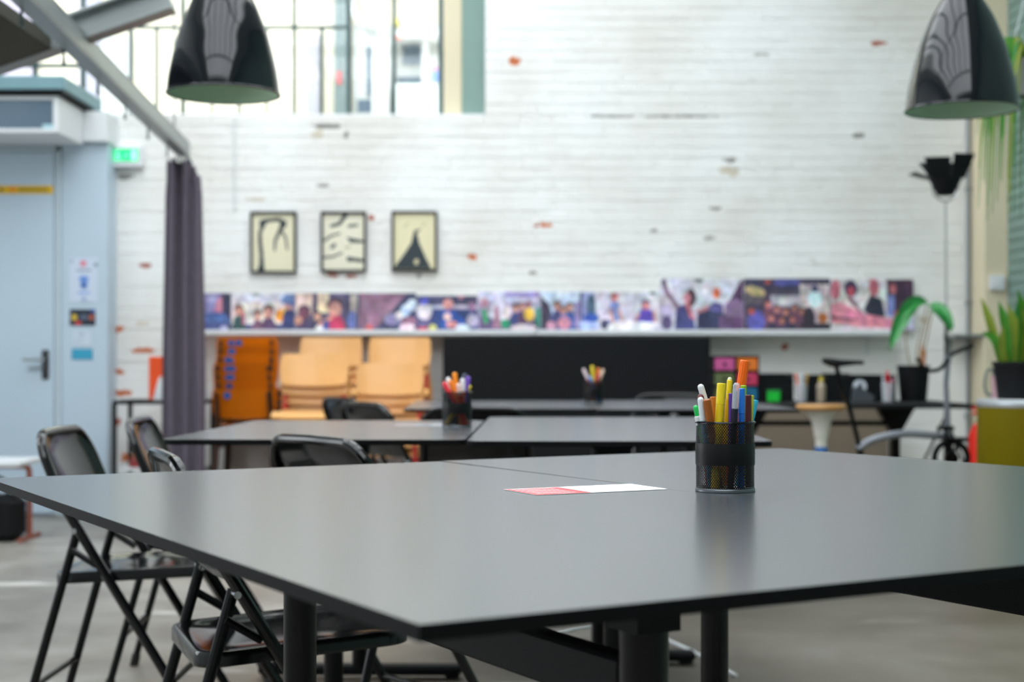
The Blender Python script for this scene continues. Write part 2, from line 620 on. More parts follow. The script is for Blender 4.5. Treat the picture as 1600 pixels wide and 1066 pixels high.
M_BRICK = wall_paint()
M_FLOOR = floor_mat()
M_GLASS = glass_mat('window_glass')
M_PLAST = mat('clear_plastic', (225, 232, 238), 0.15, alpha=0.38, var=0.03)
M_WHITE = mat('white_paint', (226, 229, 231), 0.45, var=0.03)
M_DOOR = mat('pale_blue_white_paint', (190, 208, 222), 0.40, var=0.03, scale=2)
M_CEIL = mat('ceiling_white', (226, 226, 222), 0.8, var=0.04)
M_CREAM = mat('cream_plaster', (226, 214, 184), 0.7, var=0.06, scale=3, bump=0.2)
M_GREENGREY = mat('green_grey_paint', (126, 154, 145), 0.5, var=0.06)
M_STEELDK = mat('dark_green_steel', (70, 92, 92), 0.45, 0.3, var=0.08)
M_ALU = mat('grey_aluminium', (150, 156, 156), 0.40, 0.6, var=0.05)
M_BLACK = mat('gloss_black_enamel', (9, 10, 11), 0.13, 0.0, 0.45, var=0.1)
M_TUBE = mat('black_tube', (9, 10, 11), 0.28, 0.0, 0.25, var=0.1)
M_RUBBER = mat('black_rubber', (20, 20, 20), 0.7)
M_TOP = mat('anthracite_laminate', (66, 70, 75), 0.23, 0.0, 1.0, var=0.03, scale=30)
M_TOP.node_tree.nodes['Principled BSDF'].inputs['IOR'].default_value = 1.75
M_EDGE = mat('black_laminate_edge', (11, 12, 14), 0.6, 0.0, 0.12, var=0.05)
M_MATT = mat('matt_black', (17, 19, 22), 0.6, 0.0, 0.2, var=0.08)
M_LAMP = mat('gloss_black_lamp', (14, 18, 24), 0.07, 0.0, 0.5, var=0.05)
M_LAMPIN = mat('lamp_inside_green_grey', (186, 214, 186), 0.6, var=0.03)
M_WOOD = mat('honey_plywood', (226, 168, 100), 0.38, var=0.14, scale=5, coat=0.2)
M_WOOD2 = mat('orange_plywood', (216, 114, 4), 0.5, 0.0, 0.2, var=0.14, scale=5)
M_RED = mat('red_tube', (176, 40, 34), 0.35)
M_BROWN = mat('brown_tube', (70, 42, 24), 0.4)
M_CURT = mat('plum_grey_cloth', (106, 98, 110), 0.9, 0.0, 0.1, var=0.15, scale=20, bump=0.3, bscale=200)
M_CHROME = mat('chrome', (200, 204, 208), 0.18, 1.0)
M_BRASSY = mat('copper_tube', (178, 104, 84), 0.35, 0.6)
M_OLIVE = mat('olive_gold_drum', (112, 100, 0), 0.5, 0.0, 0.15, var=0.06)
M_LEAF = mat('leaf_green', (74, 146, 44), 0.42, var=0.3, scale=14)
M_LEAF2 = mat('leaf_yellow_green', (142, 158, 50), 0.42, var=0.25, scale=14)
M_LEAF3 = mat('leaf_deep_green', (44, 138, 62), 0.35, var=0.35, scale=22)

for m_ in (M_WOOD, M_WOOD2):
    nt_ = m_.node_tree
    oi = nt_.nodes.new('ShaderNodeObjectInfo')
    hs = nt_.nodes.new('ShaderNodeHueSaturation')
    mr = nt_.nodes.new('ShaderNodeMapRange')
    mr.inputs['To Min'].default_value = .78
    mr.inputs['To Max'].default_value = 1.18
    nt_.links.new(oi.outputs['Random'], mr.inputs['Value'])
    nt_.links.new(mr.outputs['Result'], hs.inputs['Value'])
    bs = nt_.nodes['Principled BSDF']
    src = bs.inputs['Base Color'].links[0].from_socket
    nt_.links.new(src, hs.inputs['Color'])
    nt_.links.new(hs.outputs['Color'], bs.inputs['Base Color'])

# ------------------------------------------------------------------ structure
# floor
fl = MB().box(XL - 0.3, XR + 0.3, YB - 0.3, WY + 0.3, -0.1, 0.0).build('floor', M_FLOOR, smooth=0)
struct(fl)

# back wall with its window opening; painted bricks proud of the joints
wb = MB()
zt = 4.9
yb0, yb1 = WY + 0.0045, WY + 0.32
wb.box(XL, WIN[0], yb0, yb1, 0, zt)
wb.box(WIN[1], XR + 0.3, yb0, yb1, 0, zt)
wb.box(WIN[0], WIN[1], yb0, yb1, 0, WIN[2])
wb.box(WIN[0], WIN[1], yb0, yb1, WIN[3], zt)
wall_back = struct(wb.build('wall_back', M_BRICK, smooth=0))

PXB, PZB = 0.212, 0.0665
bw, bh, bd = 0.2065, 0.0612, 0.012


def brick_geo(w, h, d, c=0.003):
    m = MB()
    x, z = w / 2, h / 2
    vs = [(-x, d, -z), (x, d, -z), (x, d, z), (-x, d, z),
          (-x, c, -z), (x, c, -z), (x, c, z), (-x, c, z),
          (-x + c, 0, -z + c), (x - c, 0, -z + c), (x - c, 0, z - c), (-x + c, 0, z - c)]
    fs = []
    for k in range(4):
        j = (k + 1) % 4
        fs.append((k, j, 4 + j, 4 + k))
        fs.append((4 + k, 4 + j, 8 + j, 8 + k))
    fs.append((8, 9, 10, 11))
    return m.add(vs, fs)


brick_me = brick_geo(bw, bh, bd).mesh('brick', M_BRICK, 0)
rest = MB()
singles = 0
rows = int(4.68 / PZB)
cand = []
for r in range(rows):
    zc = (r + 0.5) * PZB
    x = -4.2 + (0.5 * PXB if r % 2 else 0)
    while x < XR:
        x0, x1 = x + (PXB - bw) / 2, x + (PXB + bw) / 2
        x += PXB
        if WIN[2] < zc < WIN[3] + .03:
            if x0 >= WIN[0] and x1 <= WIN[1]:
                continue
            if x1 > WIN[1] > x0:
                x0 = WIN[1]
            if x0 < WIN[0] < x1:
                x1 = WIN[0]
        if x1 > XR:
            x1 = XR
        if x1 - x0 < 0.02:
            continue
        full = abs(x1 - x0 - bw) < 1e-4
        vis = (-1.62 < x0 and x1 < 2.32 and 1.40 < zc < 2.45) or (0.0 < x0 and x1 < 2.3 and 2.45 < zc < 2.62)
        dy = random.uniform(-0.0018, 0.0012)
        if full and vis and singles < 300:
            o = link('brick', brick_me, wall_back)
            o.location = ((x0 + x1) / 2, WY + dy, zc + random.uniform(-0.001, 0.001))
            o.rotation_euler = (random.uniform(-.02, .02), random.uniform(-.006, .006), random.uniform(-.008, .008))
            singles += 1
        else:
            g = brick_geo(x1 - x0, bh, bd)
            rest.add([(a + (x0 + x1) / 2, b + WY + dy, c + zc) for a, b, c in g.v], g.f)
o = rest.build('brick_field', M_BRICK, wall_back, 0)
o['kind'] = 'stuff'

# side walls, rear wall, ceiling (with daylight openings)
w = MB()
for (y0, y1, z0, z1) in ((YB, WY + .3, 0, 0.8), (YB, WY + .3, 3.6, zt), (YB, 3.5, .8, 3.6), (5.3, WY + .3, .8, 3.6), (4.36, 4.44, .8, 3.6)):
    w.box(XL - 0.3, XL, y0, y1, z0, z1)
struct(w.build('wall_left', M_WHITE, smooth=0))
w = MB().box(XR, XR + 0.3, YB, WY + .3, 0, zt)
wall_right = struct(w.build('wall_right', M_GREENGREY, smooth=0))
w = MB()
w.box(XL, XR, YB - 0.3, YB, 0, zt)
struct(w.build('wall_rear', mat('grey_wall_paint', (160, 162, 163), .7), smooth=0))
c = MB()
c.box(XL - .3, SKY[0], YB - .3, WY + .3, ZC, ZC + .2)
c.box(SKY[1], XR + .3, YB - .3, WY + .3, ZC, ZC + .2)
c.box(SKY[0], SKY[1], YB - .3, SKY[2], ZC, ZC + .2)
c.box(SKY[0], SKY[1], SKY[3], WY + .3, ZC, ZC + .2)
ceiling = struct(c.build('ceiling', M_CEIL, smooth=0))
for i in range(1, 6):
    x = SKY[0] + (SKY[1] - SKY[0]) * i / 6
    MB().box(x - .03, x + .03, SKY[2], SKY[3], ZC - .02, ZC + .1).build('glazing_bar', M_STEELDK, ceiling, 0)
for i in range(1, 4):
    y = SKY[2] + (SKY[3] - SKY[2]) * i / 4
    MB().box(SKY[0], SKY[1], y - .03, y + .03, ZC - .02, ZC + .1).build('glazing_bar', M_STEELDK, ceiling, 0)

# slats of the green-grey shutter on the right wall, cream pilaster in the corner
sl = MB().box(-.012, 0, 7.3, 9.0, -.03, .028, .004).mesh('slat', M_GREENGREY, 0)
for i in range(54):
    o = link('slat', sl, wall_right)
    o.location = (XR, 0, 0.15 + i * 0.064)
pil = MB().box(2.846, 3.0, 9.0, WY + 0.004, 0, zt, .008).build('trim_1', M_CREAM)
struct(pil)

# window in the back wall: steel bars and panes
win = link('window_1', None)
win.location = ((WIN[0] + WIN[1]) / 2, WY + .14, WIN[2])
struct(win)


def wbar(name, x0, x1, z0, z1, th=.03, m=M_STEELDK):
    o = MB().box(x0, x1, -th / 2, th / 2, z0, z1, .003).build(name, m, win, 0)
    o.matrix_parent_inverse = Matrix.Translation(-win.location)
    o.location = (0, WY + .14, 0)
    return o


def wx(x):
    return (x - 800) * (WY + .14) / F


def wz(y):
    return HC + (HY - y) * (WY + .14) / F


zhr = wz(43)
z0w, z1w = WIN[2], WIN[3]
bars = [(55, 7), (130, 7), (205, 7), (245, 4), (286, 6), (331, 3), (374, 4), (417, 3), (460, 5), (503, 5), (545, 7), (616, 6), (689, 8)]
full = {55, 130, 205, 286, 374, 460, 545, 616, 689}
for x, wd in bars:
    h = wd * .004 / 2
    wbar('mullion', wx(x) - h, wx(x) + h, z0w, z1w if x in full else zhr)
wbar('transom', wx(205), wx(545), zhr - .009, zhr + .009, .026)
wbar('transom', wx(20), wx(130), wz(103) - .012, wz(103) + .012, .026)
wbar('shutter', wx(722), WIN[1], z0w, z1w, .06, M_GREENGREY)
wbar('jamb', wx(694), wx(722), z0w, z1w, .03, M_CREAM)
wbar('sill', WIN[0], WIN[1], z0w - .0, z0w + .012, .26, M_WHITE)
xs = [b[0] for b in bars]
for a, b_ in zip(xs[:-1], xs[1:]):
    lo = [(z0w + .012, zhr)] if 205 <= a < 545 else [(z0w + .012, z1w)]
    for (q0, q1) in lo:
        wbar('pane', wx(a), wx(b_), q0, q1, .004, M_GLASS)
up = [205, 286, 374, 460, 545]
for a, b_ in zip(up[:-1], up[1:]):
    wbar('pane', wx(a), wx(b_), zhr, z1w, .004, M_GLASS)

# the room in the left corner: painted front with its door
DY = 9.05
XD = (168 - 800) * DY / F
struct(MB().box(XL, XD, DY, WY + .004, 0, 2.262).build('wall_partition', M_DOOR, smooth=0))
lin_ = MB().box(XL, XD + .015, DY - .06, WY + .004, 2.262, 2.445, .004).build('trim_2', M_WHITE, smooth=0)
struct(lin_)
xe = (86 - 800) * DY / F
door = link('door_1', None)
door.location = (xe - .45, DY, 0)
struct(door)


def dpart(name, mb, m, parent=door, smooth=30):
    o = mb.build(name, m, parent, smooth)
    if parent is door:
        o.matrix_parent_inverse = Matrix.Translation(-door.location)
    return o


dpart('leaf', MB().box(xe - .92, xe, DY - .022, DY - .001, .012, 2.20, .004), M_DOOR)
dpart('frame', MB().box(xe + .004, xe + .04, DY - .016, DY - .001, 0, 2.235, .003), mat('door_frame_paint', (190, 204, 212), .45))
dpart('frame', MB().box(xe - .92, xe + .04, DY - .016, DY - .001, 2.205, 2.24, .003), MATS['door_frame_paint'])
hp = px(71, 570, DY - .025)
pl = dpart('handle_plate', MB().box(hp.x - .022, hp.x + .022, DY - .034, DY - .022, hp.z - .09, hp.z + .09, .006), M_BLACK)
dpart('lever', MB().tube([(hp.x, DY - .03, hp.z + .03), (hp.x, DY - .075, hp.z + .03), (hp.x - .012, DY - .082, hp.z + .03), (hp.x - .12, DY - .082, hp.z + .03)], .009, 8), M_ALU)
dpart('lever', MB().tube([(hp.x - .02, DY - .03, hp.z - .02), (hp.x - .10, DY - .03, hp.z - .022)], .006, 8), M_ALU)

# sloping roof piece, upper left: soffit, beam, and the rail under it
RY = 5.6
tilt = math.atan(0.345)


def slope(x_px, y_px):
    return px(x_px, y_px, RY)


a0, a1 = slope(-260, 195), slope(80, 76)
so = MB()
vs = []
for y in (RY - 3.2, RY):
    for p, dz in ((a0, 0), (a1, 0), (a1, .05), (a0, .05)):
        vs.append((p.x, y, p.z + dz))
so.add(vs, [(0, 1, 2, 3), (7, 6, 5, 4), (0, 4, 5, 1), (1, 5, 6, 2), (2, 6, 7, 3), (3, 7, 4, 0)])
soff = struct(so.build('trim_3', mat('dark_olive_board', (62, 62, 52), .7), smooth=0))
for y in (RY - 2.9, RY - .3):
    for q in (.15, .85):
        p_ = a0.lerp(a1, q)
        MB().tube([(p_.x, y, p_.z + .045), (p_.x, y, ZC + .01)], .007, 8).build('hanger_rod', M_ALU, soff)
b0, b1 = slope(-120, 148), slope(268, 12)
bd_ = (b1 - b0)
bl = bd_.length
bm = MB()
Mb = Matrix.Translation(b0) @ Matrix.Rotation(-math.atan2(bd_.z, bd_.x), 4, 'Y')
bm.box(0, bl, .0, .10, 0, .012, .002, Mb)
bm.box(0, bl, .044, .056, .012, .098, 0, Mb)
bm.box(0, bl, .0, .10, .098, .11, .002, Mb)
beam_ = struct(bm.build('trim_4', M_ALU, smooth=0))
for q in (.25, .9):
    p_ = b0.lerp(b1, q)
    MB().tube([(p_.x, RY + .05, p_.z + .10), (p_.x, RY + .05, ZC + .01)], .007, 8).build('hanger_rod', M_ALU, beam_)

rail_end = px(285, 243, 8.35)
rdir = Vector((-0.076, 1, 0)).normalized()
rl = 7.0
rail = thing('curtain_rail', 'long grey aluminium curtain rail running overhead to the plum curtain', 'rail', rail_end - rdir * rl, 0)
rail.rotation_euler = (0, 0, math.atan2(-rdir.x, rdir.y))
p = MB().box(-.034, .034, 0, rl + .06, 0, .012, .002)
p.box(-.034, -.026, 0, rl + .06, .012, .075, .002).box(.026, .034, 0, rl + .06, .012, .075, .002).box(-.034, .034, 0, rl + .06, .075, .084, .002)
p.build('profile', M_ALU, rail, 0)
MB().box(-.045, -.034, 0, rl + .06, .02, .034, .002).build('lip', M_ALU, rail, 0)
for i in range(9):
    g = MB()
    y = rl - .35 - i * .62
    g.tube([(-.03, y, 0), (-.03, y, -.03)], .005, 6)
    n = 10
    g.tube([(-.03, y + .014 * math.cos(2 * PI * k / n), -.042 + .014 * math.sin(2 * PI * k / n)) for k in range(n)], .004, 6, closed=True)
    g.build('glider', M_STEELDK, rail)
for y in (1.5, 3.6, 5.4, 6.7):
    MB().tube([(0, y, .08), (0, y, ZC - rail_end.z)], .006, 6).build('hanger_rod', M_ALU, rail)

# ------------------------------------------------------------------ outside the window
gnd = MB().box(-12, 12, WY + .6, 22, -.2, 0).build('courtyard_ground', mat('pale_paving', (196, 192, 184), .8, bump=.2), smooth=0)  # unseen ground, added to keep sky light from below off the facade
struct(gnd)
BY = 13.2
bld = thing('apartment_building', 'sunlit cream courtyard building seen through the steel window', 'building', (0, BY, 0))


def bpart(name, x0, y0, x1, y1, m, d0=0.0, d1=-.05):
    """front piece between photo pixels, standing d1 proud of the facade"""
    A, B = px(x0, y1, BY), px(x1, y0, BY)
    return MB().box(A.x, B.x, d1, d0, A.z, B.z, .006).build(name, m, bld, 0)


M_FAC = mat('cream_facade', (230, 219, 198), .8, var=.04, scale=.8)
M_FAC2 = mat('white_facade', (206, 206, 204), .7, var=.03)
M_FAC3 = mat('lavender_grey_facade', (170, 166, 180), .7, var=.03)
M_FACG = mat('blue_grey_pane', (92, 106, 122), .25)
M_FACD = mat('grey_column', (112, 124, 124), .6)
MB().box(-9, 6, 0, .4, 0, 9).build('wall', M_FAC, bld, 0)
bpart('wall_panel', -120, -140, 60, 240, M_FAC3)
bpart('wall_panel', 125, -60, 158, 240, M_FAC3)  # lavender tone paints in the shadowed stretch of the facade
bpart('wall_panel', 160, 60, 206, 240, M_FAC2)
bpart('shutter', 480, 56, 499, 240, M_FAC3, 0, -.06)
bpart('column', 524, -140, 547, 240, M_FACD, 0, -.12)
bpart('sign', 529, 116, 536, 136, mat('red_sign', (206, 90, 92), .5), -.12, -.14)
bpart('wall_panel', 552, 40, 690, 240, M_FAC2, 0, -.04)
for (x0, y0, x1, y1) in ((574, 76, 586, 153), (630, 74, 662, 104), (622, 122, 662, 138), (560, 158, 586, 178)):
    f = bpart('window', x0 - 2, y0 - 2, x1 + 2, y1 + 2, M_FAC2, -.04, -.07)
    A, B = px(x0, y1, BY), px(x1, y0, BY)
    MB().box(A.x, B.x, -.075, -.068, A.z, B.z).build('pane', M_FACG, f, 0)
bpart('pillar', 585, 70, 612, 240, M_FAC2, 0, -.25)
bpart('pillar', 596, -140, 605, 70, M_FAC2, 0, -.2)
bpart('pillar', 661, -140, 671, 140, M_FAC2, 0, -.2)
bpart('balcony_beam', 618, 58, 690, 70, M_FAC2, 0, -.3)
bpart('balcony_panel', 618, 140, 692, 240, mat('pale_green_panel', (224, 232, 226), .6), 0, -.28)
bpart('facade_board', 634, 46, 662, 54, mat('grey_beige_board', (186, 182, 168), .7), 0, -.08)  # plain grey-beige board standing proud of the facade
bpart('lamp', 617, 35, 625, 45, mat('yellow_plastic', (238, 214, 40), .5), -.04, -.16)
bpart('flower_box', 622, 70, 632, 74, mat('coral_plastic', (232, 132, 110), .5), -.3, -.36)
bpart('lamp', 680, 56, 685, 63, mat('amber_plastic', (232, 172, 50), .5), 0, -.12)
bpart('laundry', 678, 122, 687, 137, mat('blue_cloth', (96, 134, 214), .8), -.28, -.32)
bpart('laundry', 678, 114, 686, 121, mat('pink_cloth', (206, 120, 168), .8), -.28, -.32)
bpart('stone_block', 692, 62, 716, 85, mat('sand_stone', (214, 196, 164), .8), 0, -.12)
bpart('drainpipe', 716, -140, 721, 240, M_FAC2, 0, -.08)
pa = MB()
pa.tube([px(548, -5, BY) + Vector((0, -BY - .12, 0)), px(553, 20, BY) + Vector((0, -BY - .12, 0)), px(565, 40, BY) + Vector((0, -BY - .12, 0)), px(590, 47, BY) + Vector((0, -BY - .12, 0))], .03, 8)
pa.build('awning_arm', M_FAC2, bld)

# ------------------------------------------------------------------ tables
T_TOP = 0.75
T_TH = 0.0125


def table(label, corner, an, wdt, dep, rad=.006, group='black work tables', taper=0.0, c0f=.2):
    """corner = near corner, an = direction of the width edge, top outline wdt x dep"""
    t = thing('work_table', label, 'table', (corner[0], corner[1], 0), an, group)
    poly = rrect(0, wdt, 0, dep, rad, 5)
    if taper:   # inner edge worn back a few millimetres towards the far end
        poly = [(0, 0), (wdt, 0), (wdt, dep * .5), (wdt - taper, dep), (0, dep)]
    top = MB().prism(poly, T_TOP - T_TH, T_TOP, .0002 if taper or rad < .01 else .0006)
    o = top.build('table_top', M_TOP, t, 20)
    o.data.materials.append(M_EDGE)
    for p_ in o.data.polygons:
        if p_.normal.z < .9:
            p_.material_index = 1
    cx = wdt / 2
    c0, c1 = c0f * dep, .804 * dep
    for cy in (c0, c1):
        col = MB().lathe([(.025, .03), (.025, .70)], 24, (cx, cy, 0)).build('column', M_TUBE, t)
        br = MB()
        # flared bracket under the top
        for (hw, z) in ():
            pass
        vs = []
        for hx, hy, z in ((.026, .026, .665), (.026, .026, .69), (.056, .03, T_TOP - T_TH - .004), (.056, .03, T_TOP - T_TH - .0005)):
            vs += [(cx - hx, cy - hy, z), (cx + hx, cy - hy, z), (cx + hx, cy + hy, z), (cx - hx, cy + hy, z)]
        fs = [(3, 2, 1, 0), (12, 13, 14, 15)]
        for i in range(3):
            for k in range(4):
                fs.append((i * 4 + k, i * 4 + (k + 1) % 4, i * 4 + 4 + (k + 1) % 4, i * 4 + 4 + k))
        br.add(vs, fs)
        br.build('bracket', M_MATT, col, 0)
        ft = MB().box(cx - wdt * .42, cx + wdt * .42, cy - .03, cy + .03, .012, .04, .008)
        f = ft.build('foot', M_MATT, t, 0)
        for sx in (-1, 1):
            MB().lathe([(.02, 0), (.022, .004), (.022, .012)], 16, (cx + sx * wdt * .38, cy, 0)).build('glide', M_RUBBER, f)
    MB().box(cx - .016, cx + .016, c0 + .022, c1 - .022, .58, .633, .004).build('beam', M_MATT, t, 0)
    return t


A = Vector((-.0638, 1.0258, 0))
AN = .5262
u = Vector((math.cos(AN), math.sin(AN), 0))
v = Vector((-math.sin(AN), math.cos(AN), 0))
table('black-edged work table nearest the camera, left of the seam', A, AN, .7980, 1.493, taper=.008)
a2 = A + u * .7981 + v * .012
table('work table carrying the sharp pen pot, right of the seam', a2, AN, .80, 1.493, .001)
# second row
c = pz(250, 687, T_TOP)
table('second-row work table with the red-pen pot near its corner', c, -.02, .712, 1.15, .03, c0f=.31)
c = pz(729, 689.5, T_TOP)
table('second-row work table on the right with an empty top', c, -.02, .70, 1.50, .03)
# third row
table('third-row work table on the left beside two folding chairs', (-.42, 5.75, 0), .02, .74, 1.25, .03)
table('third-row work table under the small far pen pot', (.325, 5.68, 0), .02, .78, 1.40, .03)

# ------------------------------------------------------------------ folding chairs


def folding_chair():
    t = link('folding_chair', None)
    R = .0115
    hw = .198
    side = lambda s: [(.320, s * hw, .012), (.16, s * hw, .277), (.01, s * hw, .525), (-.03, s * hw, .59), (-.066, s * (hw - .002), .68)]
    pts = side(1)
    for k in range(1, 8):
        a = PI / 2 * k / 7
        pts.append((-.066 - .033 * math.sin(a), hw - .075 + .073 * math.cos(a), .68 + .078 * math.sin(a)))
    pts2 = [(x, -y, z) for x, y, z in pts[::-1]]
    fr = MB().tube(pts + [(-.101, 0, .760)] + pts2, R, 10).build('back_frame', M_BLACK, t)
    for s in (1, -1):
        MB().tube([(.322, s * hw, .0), (.300, s * hw, .036)], .0145, 10).build('foot_cap', M_RUBBER, fr)
        lg = MB().tube([(-.002, s * (hw - .026), .535), (-.148, s * (hw - .016), .012)], .0105, 10).build('leg', M_TUBE, t)
        MB().tube([(-.150, s * (hw - .016), .0), (-.142, s * (hw - .016), .034)], .0135, 10).build('foot_cap', M_RUBBER, lg)
        MB().tube([(-.018, s * (hw - .014), .485), (.045, s * (hw - .014), .445)], .008, 8).build('link', M_TUBE, t)
        MB().tube([(-.002, s * (hw - .036), .53), (-.002, s * (hw + .014), .53)], .007, 8).build('rivet', M_CHROME, t)
    MB().tube([(.226, -hw, .168), (.226, hw, .168)], .0075, 8).build('stretcher', M_TUBE, t)
    MB().tube([(-.108, -hw + .02, .155), (-.108, hw - .02, .155)], .0075, 8).build('stretcher', M_TUBE, t)
    # seat pan: rolled rim, slightly dished
    ring = rrect(-.065, .325, -.178, .178, .05, 6)
    sl_ = lambda x: .425 + .02 * (x + .06) / .36
    cx = .13
    rings = []
    for k, dz in ((1.0, -.026), (1.0, -.006), (.985, .0), (.93, .001), (.86, -.005), (.5, -.009), (.15, -.010)):
        rings.append([(cx + (x - cx) * k, y * k, sl_(cx + (x - cx) * k) + dz) for x, y in ring])
    n = len(ring)
    m = MB()
    fs = []
    for i in range(len(rings) - 1):
        for k in range(n):
            fs.append((i * n + k, i * n + (k + 1) % n, (i + 1) * n + (k + 1) % n, (i + 1) * n + k))
    fs.append(tuple((len(rings) - 1) * n + k for k in range(n)))
    m.add([q for r_ in rings for q in r_], fs)
    under = [(cx + (x - cx) * .97, y * .97, sl_(cx + (x - cx)) - .02) for x, y in ring]
    m.add(under, [tuple(range(n - 1, -1, -1))])
    m.build('seat', M_BLACK, t, 40)
    # back panel: curved sheet set in the frame, pressed recess
    m = MB()
    nx, nz = 14, 9
    vs = []
    for thick in (0, 1):
        for j in range(nz + 1):
            z = .548 + (.750 - .548) * j / nz
            fx = -.006 - (.096 - .010) * ((z - .548) / .202) ** 1.05
            hwz = hw - .006
            if z > .68:
                q = (z - .68) / .078
                hwz = hw - .075 + .069 * math.sqrt(max(0, 1 - q * q))
            for i in range(nx + 1):
                y = -hwz + 2 * hwz * i / nx
                bow = -.022 * (1 - (y / hw) ** 2)
                edge = min((hwz - abs(y)) / .03, (z - .548) / .02, (.753 - z) / .03, 1)
                vs.append((fx + bow + .008 * (1 - max(0, edge)) - (.0025 if thick else 0), y, z))
    fs = []
    N1 = (nx + 1) * (nz + 1)
    for j in range(nz):
        for i in range(nx):
            a = j * (nx + 1) + i
            fs.append((a, a + 1, a + nx + 2, a + nx + 1))
            fs.append((N1 + a, N1 + a + nx + 1, N1 + a + nx + 2, N1 + a + 1))
    m.add(vs, fs)
    m.build('backrest', M_BLACK, t, 60)
    return t


fc = folding_chair()
FCH = [
    ('glossy black folding chair at the far left, nearest the door', -1.035, 3.74, 0.0),
    ('black folding chair between the leftmost folding chair and the plum curtain', -1.00, 4.40, 3.0),
    ('black folding chair tucked under the nearest table beside its round column', -.545, 2.76, 21.0),
    ('black folding chair seen from behind against the second-row table edge', -.362, 3.335, 40.0),
    ('black folding chair in front of the honey wood stacks, farther of the pair', -.71, 6.885, 32.0),
    ('black folding chair in front of the honey wood stacks, nearer of the pair', -.53, 6.12, 36.0),
    ('black folding chair tucked to the third row, just behind the red-pen pot', -.13, 5.50, 86.0),
    ('black folding chair behind the third row, showing above the far table edge', .82, 7.66, -92.0),
]
for i, (lb, x, y, a) in enumerate(FCH):
    o = fc if i == 0 else copy_tree(fc)
    o.location = (x, y, 0)
    o.rotation_euler = (0, 0, math.radians(a))
    tag(o, lb, 'chair', 'black folding chairs')

# ------------------------------------------------------------------ stacked wooden chairs


def school_chair(wood, tube, bolts):
    t = link('school_chair', None)
    for s in (1, -1):
        lg = MB().tube([(.185, s * .178, .01), (.165, s * .160, .425), (.150, s * .152, .432), (-.13, s * .152, .432)], .0105, 8).build('leg', tube, t)
        MB().tube([(.185, s * .178, 0), (.1845, s * .1775, .03)], .013, 8).build('foot_cap', M_RUBBER, lg)
        lg = MB().tube([(-.215, s * .180, .01), (-.150, s * .163, .42), (-.160, s * .160, .50), (-.212, s * .150, .755)], .0105, 8).build('leg', tube, t)
        MB().tube([(-.2165, s * .1805, 0), (-.212, s * .179, .03)], .013, 8).build('foot_cap', M_RUBBER, lg)
    # plywood seat with rolled front
    m = MB()
    vs, fs = [], []
    nx, ny = 12, 8
    for k in (0, 1):
        for i in range(nx + 1):
            x = -.165 + .375 * i / nx
            hw = .165 + .025 * i / nx
            for j in range(ny + 1):
                y = -hw + 2 * hw * j / ny
                z = .446 + .010 * ((x - .0) / .2) ** 2 - .030 * max(0, (x - .14) / .07) ** 2 + .006 * (y / hw) ** 2
                vs.append((x, y, z + (.011 if k else 0)))
    n1 = (nx + 1) * (ny + 1)
    g = lambda k, i, j: k * n1 + i * (ny + 1) + j
    for i in range(nx):
        for j in range(ny):
            fs.append((g(0, i, j), g(0, i, j + 1), g(0, i + 1, j + 1), g(0, i + 1, j)))
            fs.append((g(1, i, j), g(1, i + 1, j), g(1, i + 1, j + 1), g(1, i, j + 1)))
    for i in range(nx):
        fs.append((g(0, i, 0), g(0, i + 1, 0), g(1, i + 1, 0), g(1, i, 0)))
        fs.append((g(0, i, ny), g(1, i, ny), g(1, i + 1, ny), g(0, i + 1, ny)))
    for j in range(ny):
        fs.append((g(0, 0, j), g(1, 0, j), g(1, 0, j + 1), g(0, 0, j + 1)))
        fs.append((g(0, nx, j), g(0, nx, j + 1), g(1, nx, j + 1), g(1, nx, j)))
    m.add(vs, fs)
    m.build('seat', wood, t, 40)
    # curved plywood back
    m = MB()
    vs, fs = [], []
    nz = 6
    ny = 12
    for k in (0, 1):
        for i in range(nz + 1):
            q = i / nz
            z = .605 + .168 * q
            hw = .185 - .012 * abs(2 * q - 1) ** 3
            for j in range(ny + 1):
                y = -hw + 2 * hw * j / ny
                x = -.140 - .045 * q - .030 * (1 - (y / .185) ** 2)
                dip = -.010 * (1 - (y / hw) ** 2) * (1 - q)
                vs.append((x + (.011 if k else 0), y, z + dip))
    n1 = (nz + 1) * (ny + 1)
    for i in range(nz):
        for j in range(ny):
            fs.append((g(0, i, j), g(0, i + 1, j), g(0, i + 1, j + 1), g(0, i, j + 1))) if False else fs.append((i * (ny + 1) + j, (i + 1) * (ny + 1) + j, (i + 1) * (ny + 1) + j + 1, i * (ny + 1) + j + 1))
            a = n1 + i * (ny + 1) + j
            fs.append((a, a + 1, a + ny + 2, a + ny + 1))
    for i in range(nz):
        for j in (0, ny):
            a, b_ = i * (ny + 1) + j, (i + 1) * (ny + 1) + j
            fs.append((a, b_, b_ + n1, a + n1))
    for j in range(ny):
        for i in (0, nz):
            a = i * (ny + 1) + j
            fs.append((a, a + 1, a + 1 + n1, a + n1))
    m.add(vs, fs)
    bk = m.build('backrest', wood, t, 40)
    if bolts:
        for s in (1, -1):
            for z in (.742,):
                MB().lathe([(.0, -.002), (.010, -.002), (.008, .004), (0, .005)], 10, M=Matrix.Translation((-.2205, s * .152, z)) @ Matrix.Rotation(-PI / 2, 4, 'Y')).build('bolt', M_RUBBER, bk)
    return t


NTH = ['topmost', 'second from the top', 'third from the top', 'fourth from the top', 'fifth from the top', 'sixth from the top', 'seventh from the top']
DZ, DX = .051, .020


